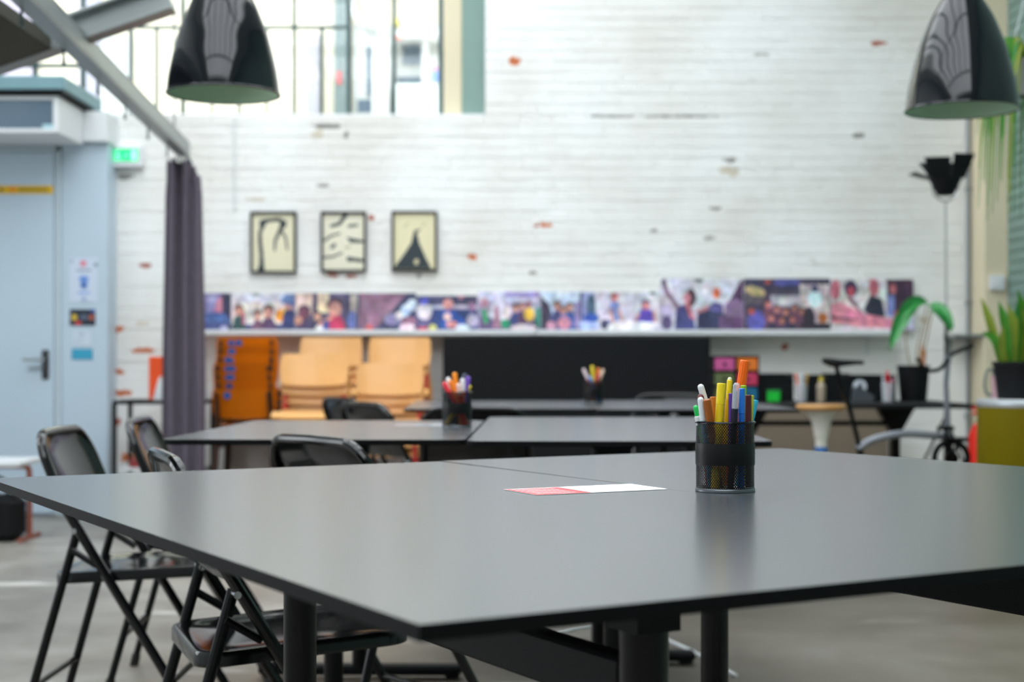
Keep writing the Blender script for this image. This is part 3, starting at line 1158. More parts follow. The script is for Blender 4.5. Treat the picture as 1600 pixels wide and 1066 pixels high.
def stack(proto, n, x, y, a, name, group, sticker=None, jitter=.0):
    first = True
    for k in range(n):
        if proto.get('used'):
            o = copy_tree(proto)
        else:
            o = proto
            proto['used'] = True
        if 'used' in o and o is not proto:
            del o['used']
        ar = math.radians(a + random.uniform(-1, 1) * jitter)
        off = DX * k
        sd = random.uniform(-1, 1) * .007
        o.location = (x + math.cos(ar) * off - math.sin(ar) * sd, y + math.sin(ar) * off + math.cos(ar) * sd, DZ * k)
        o.rotation_euler = (0, 0, ar)
        pos = NTH[n - 1 - k] if k else 'bottom'
        tag(o, '%s chair of the %s' % (pos, name), 'chair', group)
        if sticker:
            sy, sz = sticker[k]
            bk = [c_ for c_ in o.children if c_.name.startswith('backrest')][0]
            st = MB().lathe([(0, 0), (.021, 0), (.021, .0015), (0, .0015)], 16, M=Matrix.Translation((-.1425 - .045 * (sz - .605) / .168 - .030 * (1 - (sy / .185) ** 2), sy, sz)) @ Matrix.Rotation(-PI / 2 - .2, 4, 'Y')).build('sticker', mat('blue_sticker', (38, 104, 190), .5), bk)
    if 'used' in proto:
        pass


pa_ = school_chair(M_WOOD2, M_BROWN, True)
stickers = [(.09, .735), (.09, .735), (.075, .738), (.065, .738), (.105, .738), (.085, .738), (.045, .738)]
stack(pa_, 7, -1.575, 8.93, 90, 'orange stack with blue dots', 'orange chairs in the blue-dot stack', stickers, .8)
pb_ = school_chair(M_WOOD, M_RED, False)
stack(pb_, 5, -1.07, 8.06, -88, 'low honey-wood stack by the blue-dot stack', 'honey chairs with red tubes')
stack(pb_, 7, -1.075, 8.84, -90, 'tall left honey-wood stack at the back', 'honey chairs with red tubes')
stack(pb_, 4, -.675, 8.10, -91, 'low honey-wood stack by the black board', 'honey chairs with red tubes')
stack(pb_, 7, -.67, 8.86, -90, 'tall right honey-wood stack at the back', 'honey chairs with red tubes')
for q in (pa_, pb_):
    if 'used' in q:
        del q['used']

# ------------------------------------------------------------------ pendant lamps


def pendant(label, x, y, w_px, dia):
    dd = dia * F / w_px
    c = px(x, y, dd)
    t = thing('pendant_lamp', label, 'lamp', c, 0, 'black bell pendants')
    s = dia / 172.0
    prof = [(86, 0), (84, 18), (80, 42), (74, 67), (67, 94), (58, 118), (48, 142), (37, 162), (28, 176), (22, 182)]
    pr = smooth_path([(r * s, 0, z * s) for r, z in prof], 3)
    out = [(p_.x, p_.z) for p_ in pr]
    MB().shell(out, 64).build('shade', M_LAMP, t, 60)
    inn = [(max(r - .004, .004), z) for r, z in out]
    inn[-1] = (inn[-1][0], inn[-1][1] - .004)
    m = MB().shell(inn[::-1], 64)
    m.lathe([(0, inn[-1][1]), (inn[-1][0], inn[-1][1])], 64)
    m.build('shade_lining', M_LAMPIN, t, 60)
    ri = MB()
    n = 64
    ri.tube([(86 * s * math.cos(2 * PI * k / n), 86 * s * math.sin(2 * PI * k / n), 0) for k in range(n)], .0035, 6, closed=True)
    ri.build('rim', M_LAMP, t)
    MB().lathe([(22 * s, 178 * s), (30 * s, 180 * s), (30 * s, 196 * s), (24 * s, 200 * s), (22 * s, 232 * s), (12 * s, 240 * s), (0, 240 * s)], 32).build('cap', M_LAMP, t)
    MB().lathe([(0, 128 * s), (16 * s, 130 * s), (24 * s, 146 * s), (18 * s, 164 * s), (12 * s, 178 * s), (0, 178 * s)], 24).build('bulb', mat('frosted_bulb', (205, 208, 200), .4), t)
    MB().tube([(0, 0, 238 * s), (0, 0, ZC - c.z + .1)], .004, 8).build('cord', M_RUBBER, t)
    return t


pendant('glossy black bell lamp hanging before the steel window', 349, 147, 175, .36)
pendant('glossy black bell lamp hanging at the right edge of the view', 1503, 172, 173, .36)

# ------------------------------------------------------------------ wall shelf, prints, frames, board
SHY = 9.03
ss = F / SHY
zs = HC + (HY - 515.5) / ss
shx0, shx1 = (296 - 800) / ss, (1404 - 800) / ss
sh = thing('wall_shelf', 'long slim white ledge under the row of photo prints', 'shelf', ((shx0 + shx1) / 2, WY, zs))
L2 = (shx1 - shx0) / 2
for (q0, q1) in ((-L2, (836 - 800) / ss - (shx0 + shx1) / 2 - .002), ((836 - 800) / ss - (shx0 + shx1) / 2 + .002, L2)):
    MB().box(q0, q1, SHY - WY, -.004, -.032, 0, .003).build('board', M_WHITE, sh, 0)
for xb in (-1.7, -1.0, -.2, .7, 1.45, 2.2):
    b_ = MB()
    xx = xb - (shx0 + shx1) / 2
    b_.box(xx - .012, xx + .012, -.012, -.004, -.15, -.032).box(xx - .012, xx + .012, -.17, -.004, -.04, -.032)
    b_.build('bracket', M_WHITE, sh, 0)

DK, NV, PU, LV = (52, 50, 78), (56, 66, 110), (96, 84, 124), (176, 170, 204)
BL, RD, PK, SK = (62, 92, 168), (190, 52, 84), (206, 130, 150), (206, 150, 136)
WH, YE, OR, GR = (232, 228, 232), (238, 196, 80), (232, 150, 40), (50, 140, 100)
MV, BK = (140, 110, 130), (38, 36, 52)


def head(x, y, r, c=SK, hair=None):
    out = []
    if hair:
        out.append(('e', x, y - r * .4, r * 1.25, r * 1.2, hair))
    out.append(('e', x, y + r * .2, r, r * 1.1, c))
    return out


def body(x, y0, y1, w, c, hair=(46, 38, 46), skin=SK, hr=None):
    hr = hr or w * .42
    return [('p', [(x - w * .55, y0 + hr * 3.2), (x - w * .3, y0 + hr * 2), (x + w * .3, y0 + hr * 2), (x + w * .6, y0 + hr * 3.2), (x + w * .7, y1), (x - w * .7, y1)], c)] + head(x, y0 + hr, hr, skin, hair)


prints = []
prints.append(('photo print at the left end of the row with a blue armchair', (300, 457, 360.5, 515.5), (128, 126, 172), [
    ('r', 344, 458, 361, 516, DK), ('p', [(326, 458), (338, 458), (334, 480), (322, 490)], (150, 146, 190)), ('p', [(338, 470), (346, 462), (346, 490), (334, 488)], PK),
    ('e', 335, 500, 24, 13, (78, 104, 164)), ('r', 300, 502, 356, 516, (64, 74, 124)), ('e', 350, 512, 6, 4, LV)]))
prints.append(('photo print of a pale room with a yellow-shirted seated figure', (361.5, 457, 460, 515.5), (216, 210, 222), [
    ('r', 361, 457, 461, 476, (206, 204, 220)), ('r', 361, 472, 440, 508, (230, 218, 214)), ('r', 361, 506, 461, 516, NV), ('e', 400, 459, 6, 3, (120, 128, 130))]
    + body(373, 478, 516, 15, (52, 84, 84)) + [('r', 378, 486, 382, 506, (206, 96, 130))] + body(402, 486, 516, 14, (120, 86, 112)) + body(419, 479, 516, 18, (88, 62, 98), (40, 44, 62)) +
    [('e', 437, 492, 7, 10, OR), ('e', 446, 488, 5, 9, YE)] + body(452, 466, 516, 18, (48, 58, 104), (60, 70, 120)) + [('p', [(436, 470), (446, 459), (461, 459), (461, 480)], (92, 112, 160))]))
prints.append(('photo print of a crimson-shirted figure leaning over a table', (460.5, 457, 557, 515.5), (92, 84, 116), [
    ('r', 462, 458, 488, 490, (214, 190, 176)), ('r', 496, 458, 514, 488, (224, 198, 166)), ('r', 488, 458, 496, 516, (70, 60, 92)), ('r', 514, 458, 530, 480, (84, 76, 110)), ('r', 538, 457, 544, 516, (68, 66, 100)),
    ('r', 548, 459, 556, 490, (176, 166, 160))] + body(475, 480, 516, 18, (78, 66, 100), (86, 56, 74), (128, 74, 92), 8) + body(496, 488, 516, 14, (58, 54, 88)) + [('e', 466, 500, 6, 7, (220, 160, 130))] +
    body(523, 470, 516, 24, (178, 50, 86), (70, 46, 70)) + [('l', [(516, 496), (500, 506), (494, 514)], 6, 4, (220, 150, 130)), ('r', 494, 508, 508, 516, WH), ('r', 505, 500, 514, 516, (60, 78, 150)), ('e', 550, 498, 7, 14, (96, 108, 164))]))
prints.append(('photo print with a broad mauve diagonal board on it', (558.5, 457, 650, 515.5), (60, 62, 96), [
    ('p', [(561, 458), (636, 458), (588, 512), (561, 516)], (140, 104, 128)), ('p', [(636, 458), (650, 458), (650, 478), (612, 500), (590, 512)], (52, 60, 88)),
    ('e', 614, 498, 14, 9, (150, 142, 184)), ('e', 634, 484, 8, 11, (176, 196, 226), 30), ('e', 644, 476, 8, 9, (214, 226, 240)), ('e', 624, 492, 6, 6, (236, 220, 226)), ('e', 640, 502, 14, 8, (136, 92, 116)), ('e', 636, 511, 12, 6, (226, 200, 214)),
    ('e', 577, 511, 6, 5, (206, 92, 96))]))
prints.append(('photo print with a long dark bench and blue-clothed figures', (650.5, 461, 746, 515.5), (72, 72, 110), [
    ('r', 652, 476, 746, 482, (196, 196, 214)), ('r', 690, 461, 746, 476, (60, 58, 92)), ('r', 651, 484, 746, 516, (44, 66, 120)), ('e', 663, 486, 12, 13, (236, 226, 230)), ('e', 663, 470, 7, 6, (84, 88, 190)),
    ('r', 652, 498, 672, 512, (96, 90, 130)), ('r', 652, 511, 668, 516, (206, 60, 80)), ('e', 676, 511, 6, 5, (206, 200, 110)), ('e', 700, 475, 8, 9, (206, 140, 140)), ('p', [(688, 484), (712, 484), (728, 500), (722, 512), (690, 512)], (40, 84, 168)),
    ('e', 699, 494, 6, 6, (232, 190, 176)), ('e', 706, 506, 9, 6, (228, 150, 150)), ('e', 722, 512, 11, 6, (228, 232, 246)), ('e', 738, 500, 9, 10, (190, 172, 200)), ('e', 737, 478, 6, 8, (150, 110, 150)), ('e', 720, 463, 4, 3, PK)]))
prints.append(('photo print of a crowd with green and yellow shirts', (746.5, 455, 844, 515.5), (170, 160, 186), [
    ('r', 748, 456, 840, 470, (200, 200, 226)), ('r', 790, 455, 844, 463, (150, 140, 196)), ('r', 748, 494, 844, 516, (96, 80, 120)), ('p', [(751, 482), (759, 482), (763, 502), (758, 506)], (24, 150, 90)), ('e', 757, 472, 7, 8, (200, 150, 166)),
    ('p', [(774, 466), (784, 462), (792, 500), (770, 500), (764, 490)], (222, 222, 240)), ('p', [(772, 480), (778, 476), (784, 510), (770, 512)], (180, 130, 150)), ('e', 790, 505, 8, 8, (28, 140, 104)), ('e', 792, 488, 7, 10, (226, 206, 206))]
    + body(806, 476, 516, 12, (60, 70, 130)) + body(816, 474, 516, 12, (90, 60, 96)) + [('e', 827, 490, 8, 11, (242, 186, 70)), ('e', 826, 475, 5, 6, (150, 100, 110)), ('r', 837, 480, 844, 512, (40, 130, 110)), ('e', 818, 511, 20, 5, (226, 206, 214))]))
prints.append(('photo print with a black silhouette at left and a pink-lit group', (844.5, 455, 905, 515.5), (190, 206, 226), [
    ('p', [(845, 462), (858, 474), (864, 494), (858, 516), (845, 516)], (52, 44, 66)), ('r', 858, 490, 905, 516, (80, 80, 130))]
    + body(871, 472, 516, 13, (70, 74, 130)) + body(890, 474, 516, 13, (58, 92, 160)) + body(880, 480, 516, 11, (120, 130, 190)) + [('e', 882, 504, 10, 10, (212, 140, 160)), ('e', 862, 508, 8, 7, (200, 150, 176)), ('r', 898, 470, 905, 512, (150, 130, 180))]))
prints.append(('photo print of two figures at a white worktop in a bright room', (905.5, 455, 1031, 515.5), (206, 202, 214), [
    ('r', 906, 456, 930, 514, (150, 156, 196)), ('r', 906, 456, 911, 500, (70, 76, 130)), ('e', 924, 478, 7, 20, (70, 96, 116)), ('e', 924, 496, 12, 8, (54, 92, 180)), ('e', 918, 508, 18, 6, (170, 190, 232)),
    ('e', 946, 506, 8, 8, (66, 70, 100))] + body(960, 459, 512, 13, (120, 136, 186), (150, 80, 90), (206, 120, 116), 5) + [('l', [(954, 484), (958, 506)], 5, 4, SK), ('l', [(968, 484), (972, 500)], 5, 4, SK)] +
    body(1009, 470, 506, 22, (96, 76, 190), (56, 66, 110), (206, 130, 130), 6) + [('l', [(998, 490), (992, 502)], 5, 4, SK), ('l', [(1022, 488), (1024, 506)], 5, 4, SK), ('p', [(950, 508), (966, 500), (1024, 503), (1026, 516), (950, 516)], (240, 236, 238)), ('e', 1020, 457, 5, 3, (70, 84, 96))]))
prints.append(('tall photo print of a figure raising one arm among seated others', (1032, 430, 1162, 511.5), (214, 214, 226), [
    ('r', 1032, 470, 1050, 512, (190, 180, 206)), ('l', [(1038, 436), (1042, 452), (1060, 476)], 8, 6, (120, 92, 116)), ('e', 1038, 436, 4, 6, (106, 84, 110)), ('e', 1092, 433, 8, 3, (50, 60, 70)),
    ('p', [(1056, 480), (1066, 470), (1080, 474), (1088, 512), (1054, 512)], (62, 66, 120)), ('e', 1080, 460, 8, 14, (70, 46, 62)), ('e', 1074, 460, 6, 8, (196, 120, 130)), ('l', [(1074, 470), (1080, 488), (1084, 492)], 7, 5, (196, 110, 116)),
    ('p', [(1090, 484), (1116, 468), (1130, 474), (1130, 512), (1088, 512)], (46, 50, 86)), ('e', 1120, 453, 6, 9, (226, 110, 70)), ('p', [(1106, 478), (1116, 466), (1130, 470), (1126, 484)], (98, 92, 150)), ('l', [(1090, 482), (1106, 476)], 6, 5, (200, 130, 140)),
    ('p', [(1140, 464), (1156, 436), (1162, 430), (1162, 512), (1126, 512), (1126, 496)], (74, 46, 80)), ('e', 1148, 480, 16, 18, (130, 104, 140)), ('r', 1124, 490, 1162, 512, (96, 68, 104)), ('e', 1042, 500, 8, 12, (86, 70, 110))]))
prints.append(('tall dark photo print of an audience facing a lit speaker', (1162.5, 430, 1298, 511.5), (70, 60, 84), [
    ('r', 1162, 431, 1298, 446, (56, 52, 78)), ('r', 1164, 444, 1196, 470, (96, 86, 96)), ('e', 1180, 450, 16, 7, (190, 170, 120), 15), ('r', 1204, 456, 1250, 478, (170, 160, 176)), ('e', 1226, 466, 20, 6, (206, 200, 206)), ('r', 1250, 440, 1296, 500, (196, 182, 184)),
    ('e', 1274, 462, 11, 14, (206, 232, 240)), ('e', 1274, 446, 6, 6, (46, 56, 86)), ('r', 1196, 474, 1250, 512, (112, 76, 96)), ('e', 1230, 436, 20, 6, (76, 80, 150)), ('e', 1200, 436, 4, 4, (190, 90, 70))]
    + sum([body(x, y, 512, 12, c_, (40, 32, 44), (190, 120, 110), 4.5) for x, y, c_ in ((1200, 466, (110, 64, 84)), (1214, 474, (96, 60, 90)), (1228, 478, (60, 50, 84)), (1242, 472, (120, 80, 100)), (1254, 478, (90, 60, 80)), (1206, 488, (50, 44, 70)), (1222, 492, (70, 52, 80)), (1238, 490, (54, 44, 66)))], [])
    + [('e', 1182, 498, 14, 18, (90, 90, 170)), ('e', 1175, 482, 5, 5, (190, 80, 60)), ('e', 1264, 492, 10, 18, (44, 34, 50)), ('r', 1250, 500, 1298, 512, (40, 32, 46)), ('e', 1286, 492, 8, 8, (160, 90, 40))]))
prints.append(('tall photo print at the right end with large pink foreground hands', (1298.5, 430, 1428, 511.5), (206, 204, 206), [
    ('r', 1386, 432, 1428, 488, (66, 42, 66)), ('e', 1306, 448, 8, 16, (180, 100, 116)), ('e', 1330, 446, 11, 13, (62, 54, 96)), ('e', 1330, 450, 6, 8, (170, 70, 84)), ('p', [(1316, 468), (1330, 458), (1352, 490), (1320, 492)], (120, 70, 86)),
    ('l', [(1318, 462), (1350, 494)], 8, 6, (226, 206, 206)), ('e', 1366, 444, 8, 14, (190, 100, 116)), ('p', [(1350, 478), (1360, 456), (1378, 462), (1384, 488), (1362, 498)], (36, 42, 62)), ('e', 1396, 446, 5, 8, (196, 110, 110)), ('p', [(1386, 456), (1398, 456), (1398, 490), (1388, 490)], (122, 136, 196)),
    ('p', [(1299, 470), (1312, 466), (1352, 486), (1376, 490), (1406, 494), (1400, 508), (1340, 506), (1299, 500)], (214, 132, 150)), ('p', [(1299, 488), (1330, 492), (1352, 496), (1299, 494)], (80, 36, 60)), ('e', 1408, 486, 12, 6, (196, 90, 100)), ('r', 1299, 508, 1428, 512, (220, 196, 206)), ('r', 1412, 490, 1428, 512, (206, 206, 232))]))
PY = 9.205
for lb, bx_, bgc, shp in prints:
    k = F / PY
    wd, hg = (bx_[2] - bx_[0]) / k, (bx_[3] - bx_[1]) / k
    img = paint(int((bx_[2] - bx_[0]) * .9), int((bx_[3] - bx_[1]) * .9), bx_, bgc, shp)
    img = mottle(img, int(bx_[0]))
    o = link('photo_print', print_mesh('photo_print', wd, hg, .006, img))
    o.location = (((bx_[0] + bx_[2]) / 2 - 800) / k, PY, zs)
    o.rotation_euler = (-.04, 0, 0)
    tag(o, lb, 'print', 'photo prints along the ledge')

# three framed ink prints
IV, IK = (232, 226, 196), (44, 56, 62)
arts = [
    ('framed black-on-cream print of a bent leg-like shape, leftmost of three', (391, 331, 463, 427), IV, [
        ('l', [(412, 343), (436, 341), (446, 346)], 6, 7, IK), ('p', [(406, 345), (418, 343), (412, 354), (408, 360)], IK), ('l', [(410, 350), (404, 364), (405, 380), (407, 400), (408, 424)], 6, 7, IK),
        ('l', [(444, 346), (438, 360), (430, 376), (429, 392)], 8, 3, IK), ('l', [(440, 358), (448, 372), (450, 390)], 4, 3, IK), ('p', [(399, 427), (406, 408), (411, 412), (413, 427)], IK), ('e', 408, 348, 5, 7, IK), ('e', 443, 350, 6, 6, IK)]),
    ('framed black-on-cream print of scattered branch marks, middle of three', (501, 331, 572, 425), (232, 228, 206), [
        ('l', [(540, 334), (530, 348), (516, 352)], 7, 5, IK), ('l', [(546, 352), (560, 350)], 5, 4, IK), ('l', [(504, 376), (516, 368), (530, 364)], 4, 3, IK), ('p', [(542, 370), (572, 376), (572, 380), (548, 380)], IK),
        ('e', 519, 385, 6, 3, IK, -40), ('l', [(504, 404), (520, 402), (534, 396)], 4, 3, IK), ('p', [(542, 402), (572, 407), (572, 412), (542, 410)], IK), ('l', [(540, 388), (548, 386)], 3, 3, (170, 160, 130))]),
    ('framed black-on-cream print of a dark peaked cone, rightmost of three', (612, 330, 683, 424), (232, 224, 186), [
        ('p', [(612, 422), (630, 398), (642, 380), (646, 364), (652, 364), (656, 380), (664, 398), (676, 422)], IK), ('l', [(649, 370), (648, 362), (656, 358)], 6, 3, IK), ('e', 651, 411, 4, 5, (206, 196, 160)), ('l', [(630, 354), (638, 346)], 3, 2, (190, 190, 150)), ('l', [(660, 352), (666, 346)], 3, 2, (190, 190, 150))]),
]
for lb, bx_, bgc, shp in arts:
    k = F / (WY - .02)
    wd, hg = (bx_[2] - bx_[0]) / k, (bx_[3] - bx_[1]) / k
    t = thing('framed_picture', lb, 'picture', (((bx_[0] + bx_[2]) / 2 - 800) / k, WY - .012, HC + (HY - bx_[3]) / k), 0, 'framed ink prints')
    fw = .014
    fr = MB()
    fr.box(-wd / 2, wd / 2, -.02, .008, 0, fw, .002).box(-wd / 2, wd / 2, -.02, .008, hg - fw, hg, .002)
    fr.box(-wd / 2, -wd / 2 + fw, -.02, .008, fw, hg - fw, .002).box(wd / 2 - fw, wd / 2, -.02, .008, fw, hg - fw, .002)
    fr.build('frame', M_MATT, t, 0)
    pr = link('print', print_mesh('print', wd - .02, hg - .02, .004, paint(66, 88, bx_, bgc, shp)), t)
    pr.location = (0, -.006, .01)

# black board standing under the ledge
bx0, bx1 = (692 - 800) * 8.95 / F, (1110 - 800) * 8.95 / F
zt_ = HC + (HY - 527) * 8.95 / F
bb = thing('display_board', 'wide matt black board standing below the photo ledge', 'board', ((bx0 + bx1) / 2, 8.95, 0))
hw = (bx1 - bx0) / 2
MB().box(-hw, hw, 0, .035, .12, zt_, .004).build('panel', M_MATT, bb, 0)
for s in (-1, 1):
    MB().box(s * hw * .8 - .02, s * hw * .8 + .02, .036, .066, .0, zt_ - .1, .003).build('post', M_TUBE, bb, 0)
    MB().box(s * hw * .8 - .02, s * hw * .8 + .02, -.18, .22, .0, .03, .004).build('foot', M_TUBE, bb, 0)

# ------------------------------------------------------------------ pen pots
CUP_R, CUP_H = .0405, .0985
M_PERF = perforated_mat('perforated_black_steel', (9, 10, 11), .00335, .0046, .00085)
M_CUPBAND = mat('black_steel_band', (9, 10, 11), .38, 0.0, 0.3)


def cup_wall(z0, z1, seg=64):
    me = bpy.data.meshes.new('mesh_wall')
    vs, fs, uvs = [], [], []
    for k in range(seg):
        a = 2 * PI * k / seg
        for z in (z0, z1):
            vs.append((CUP_R * math.cos(a), CUP_R * math.sin(a), z))
    for k in range(seg):
        k2 = (k + 1) % seg
        fs.append((2 * k, 2 * k2, 2 * k2 + 1, 2 * k + 1))
        u0, u1 = CUP_R * 2 * PI * k / seg, CUP_R * 2 * PI * (k + 1) / seg
        uvs += [u0, z0, u1, z0, u1, z1, u0, z1]
    me.from_pydata(vs, [], fs)
    me.update()
    l = me.uv_layers.new(name='wrap')
    l.data.foreach_set('uv', uvs)
    me.polygons.foreach_set('use_smooth', [True] * len(fs))
    me.materials.append(M_PERF)
    return me


def pen_pot(label, loc):
    t = thing('pen_pot', label, 'pen pot', loc, 0, 'black mesh pen pots')
    link('mesh_wall', cup_wall(.004, CUP_H - .002), t)
    MB().shell([(CUP_R + .0006, .0375), (CUP_R + .0009, .0385), (CUP_R + .0009, .0665), (CUP_R + .0006, .0675)], 64).build('band', M_CUPBAND, t, 60)
    n = 64
    MB().tube([(CUP_R * math.cos(2 * PI * k / n), CUP_R * math.sin(2 * PI * k / n), CUP_H - .002) for k in range(n)], .0018, 8, closed=True).build('rim', M_BLACK, t)
    b_ = MB().lathe([(CUP_R - .001, .0), (CUP_R + .0012, .0006), (CUP_R + .0012, .004), (CUP_R - .0004, .0055), (CUP_R - .003, .0035), (0, .0035)], 64)
    b_.build('base', mat('grey_steel_foot', (96, 100, 104), .3, .7), t, 60)
    return t


cup1 = pz(1133, 767.5, T_TOP)
cup2 = pz(714, 667.5, T_TOP)
cup3 = pz(928, 630, T_TOP)
pen_pot('sharp black mesh pen pot on the nearest tables', cup1)
pen_pot('black mesh pen pot with red pens on the second-row table', cup2)
pen_pot('small distant black mesh pen pot before the black board', cup3)


def pcol(c, rough=.35):
    return mat('plastic_%d_%d_%d' % c, c, rough, var=.04, scale=40)


def cyl(r0, r1, z0, z1, round_top=False):
    pr = [(0, z0), (r0, z0)]
    if round_top:
        for k in range(1, 6):
            a = PI / 2 * k / 5
            pr.append((r1 * math.cos(a) + 1e-5, z1 - r1 * 1.0 + r1 * math.sin(a)))
        pr.insert(2, (r1, z1 - r1))
    else:
        pr += [(r1, z1 - .0008), (r1 - .0008, z1), (0, z1)]
    return pr


def pen(label, cup, top_px, rim_px, rr, segs, dep_rim, dep_top, group, flute=False):
    """segs: (part name, colour or material, fraction from, fraction to, radius factor, round top); base at the pot floor"""
    rim_z = T_TOP + CUP_H
    dr = cup.y + dep_rim
    R_ = Vector(((rim_px - 800) * dr / F, dr, rim_z))
    Tp = px(top_px[0], top_px[1], cup.y + dep_top)
    d_ = (R_ - Tp)
    k = (rim_z - (T_TOP + .006)) / -d_.z if d_.z < -1e-6 else 1
    B = R_ + d_ * k
    off = Vector((B.x - cup.x, B.y - cup.y))
    lim = CUP_R - rr - .0025
    if off.length > lim:
        off *= lim / off.length
        B = Vector((cup.x + off.x, cup.y + off.y, B.z))
    ax = (Tp - B)
    ln = ax.length
    t = thing('pen', label, 'pen', B, 0, group)
    t.rotation_mode = 'QUATERNION'
    t.rotation_quaternion = Vector((0, 0, 1)).rotation_difference(ax.normalized())
    for nm, c_, f0, f1, kf, rt in segs:
        m_ = c_ if not isinstance(c_, tuple) else pcol(c_)
        g_ = MB().lathe(cyl(rr * kf, rr * kf, ln * f0, ln * f1, rt), 20)
        if flute and nm == 'cap':
            for q in range(12):
                a = 2 * PI * q / 12
                g_.tube([(rr * kf * math.cos(a), rr * kf * math.sin(a), ln * (f0 + .02)), (rr * kf * math.cos(a), rr * kf * math.sin(a), ln * (f1 - .02))], rr * .09, 5)
        g_.build(nm, m_, t, 35)
    return t


G1 = 'pens in the sharp pen pot'
cw = cup1


def c1(x, y):  # from the enlarged crop of the pot to photo pixels
    return (1040 + x / 4.1, 540 + y / 4.1)


def P1(label, tx, ty, rx, rr, segs, dr, dt, flute=False):
    X, Y = c1(tx, ty)
    pen(label, cw, (X, Y), 1040 + rx / 4.1, rr, segs, dr, dt, G1, flute)


k4 = 2.08 / F / 4.1 / 2   # crop width to radius in metres
P1('green marker with white ring at the left of the sharp pot', 190, 383, 212, 40 * k4, [('barrel', (30, 176, 80), 0, .76, 1, False), ('ring', (226, 232, 230), .76, .87, 1.08, False), ('cap', (34, 196, 92), .87, 1, .86, True)], -.004, -.006)
P1('white round-ended stick leaning left in the sharp pot', 220, 248, 292, 42 * k4, [('barrel', (226, 228, 230), 0, 1, 1, True)], .020, .012)
P1('dark red capped pen behind the white cyan marker', 224, 310, 240, 42 * k4, [('barrel', (190, 42, 44), 0, .9, 1, False), ('cap', (110, 34, 34), .9, 1, 1.06, True)], .014, .012)
P1('white marker with cyan lower barrel', 222, 330, 240, 38 * k4, [('barrel', (80, 168, 206), 0, .74, 1, False), ('cap', (224, 232, 234), .74, 1, 1.04, True)], -.016, -.020)
P1('brown fluted marker at the front left of the sharp pot', 264, 345, 284, 48 * k4, [('barrel', (150, 84, 24), 0, .7, .98, False), ('cap', (164, 92, 26), .7, 1, 1, False)], -.024, -.027, True)
P1('orange-brown marker behind the brown fluted one', 304, 328, 314, 42 * k4, [('barrel', (196, 112, 26), 0, 1, 1, False)], .000, .002)
P1('thick yellow highlighter, widest pen of the sharp pot', 358, 243, 342, 58 * k4, [('barrel', (226, 196, 16), 0, .8, .98, False), ('cap', (238, 212, 22), .8, 1, 1, False)], -.020, -.016)
P1('slim yellow marker with a white tip', 412, 203, 392, 37 * k4, [('barrel', (240, 190, 14), 0, .8, 1, False), ('cap', (246, 214, 24), .8, .975, .96, False), ('tip', (236, 232, 190), .975, 1, .75, True)], -.002, .000)
P1('purple marker beside the clear-capped fineliner', 417, 306, 417, 30 * k4, [('barrel', (92, 52, 142), 0, 1, 1, False)], -.026, -.026)
P1('black fineliner with a clear cap', 455, 238, 440, 46 * k4, [('barrel', (16, 16, 34), 0, .76, .9, False), ('nib', (110, 122, 136), .76, .93, .42, True), ('cap', M_PLAST, .755, 1, 1, True)], -.033, -.034)
P1('thick orange fluted marker, tallest of the sharp pot', 508, 95, 452, 58 * k4, [('barrel', (240, 96, 14), 0, .6, .96, False), ('cap', (255, 112, 12), .6, 1, 1, False)], .024, .022, True)
P1('lime marker behind the blue one', 500, 255, 496, 38 * k4, [('barrel', (150, 200, 40), 0, 1, 1, False)], .006, .006)
P1('blue marker standing upright in the sharp pot', 487, 275, 486, 42 * k4, [('barrel', (26, 108, 206), 0, .75, .98, False), ('cap', (36, 122, 222), .75, 1, 1, False)], -.022, -.022)
P1('dark maroon marker right of the blue one', 530, 316, 530, 42 * k4, [('barrel', (88, 36, 40), 0, 1, 1, False)], -.008, -.008)
P1('thin yellow-green marker beside the maroon one', 550, 318, 546, 34 * k4, [('barrel', (196, 200, 40), 0, 1, 1, False)], .010, .010)
P1('cyan marker leaning right in the sharp pot', 580, 350, 552, 32 * k4, [('barrel', (36, 164, 206), 0, .8, 1, False), ('cap', (48, 184, 222), .8, 1, 1, False)], .022, .024)

G2 = 'pens in the red-pen pot'
for lb, t_, rx, c_, cap_, dr, dt in (
        ('pink-red marker at the left of the red-pen pot', (693, 597), 702, (236, 50, 60), (240, 60, 74), -.02, -.02),
        ('white-ended marker leaning left in the red-pen pot', (699, 590), 707, (196, 70, 60), (228, 228, 228), .015, .015),
        ('orange marker leaning left in the red-pen pot', (703, 594), 711, (240, 120, 30), (246, 132, 30), -.02, -.02),
        ('tall orange marker of the red-pen pot', (710, 582), 714, (240, 130, 20), (248, 146, 16), .01, .01),
        ('red marker with a pale top in the red-pen pot', (716, 599), 719, (226, 56, 34), (236, 200, 190), -.03, -.03),
        ('peach marker with white top in the red-pen pot', (723, 591), 723, (232, 132, 84), (230, 226, 232), -.01, -.01),
        ('dark navy marker at the back of the red-pen pot', (727, 584), 722, (40, 46, 70), (52, 60, 84), .022, .022),
        ('violet marker at the right of the red-pen pot', (732, 588), 729, (100, 66, 170), (120, 80, 190), .012, .012),
        ('yellow marker leaning right in the red-pen pot', (735, 602), 727, (220, 190, 30), (230, 204, 40), .014, .014)):
    pen(lb, cup2, t_, rx, .0066, [('barrel', c_, 0, .72, 1, False), ('cap', cap_, .72, 1, 1.05, True)], dr, dt, G2)
G3 = 'pens in the distant pot'
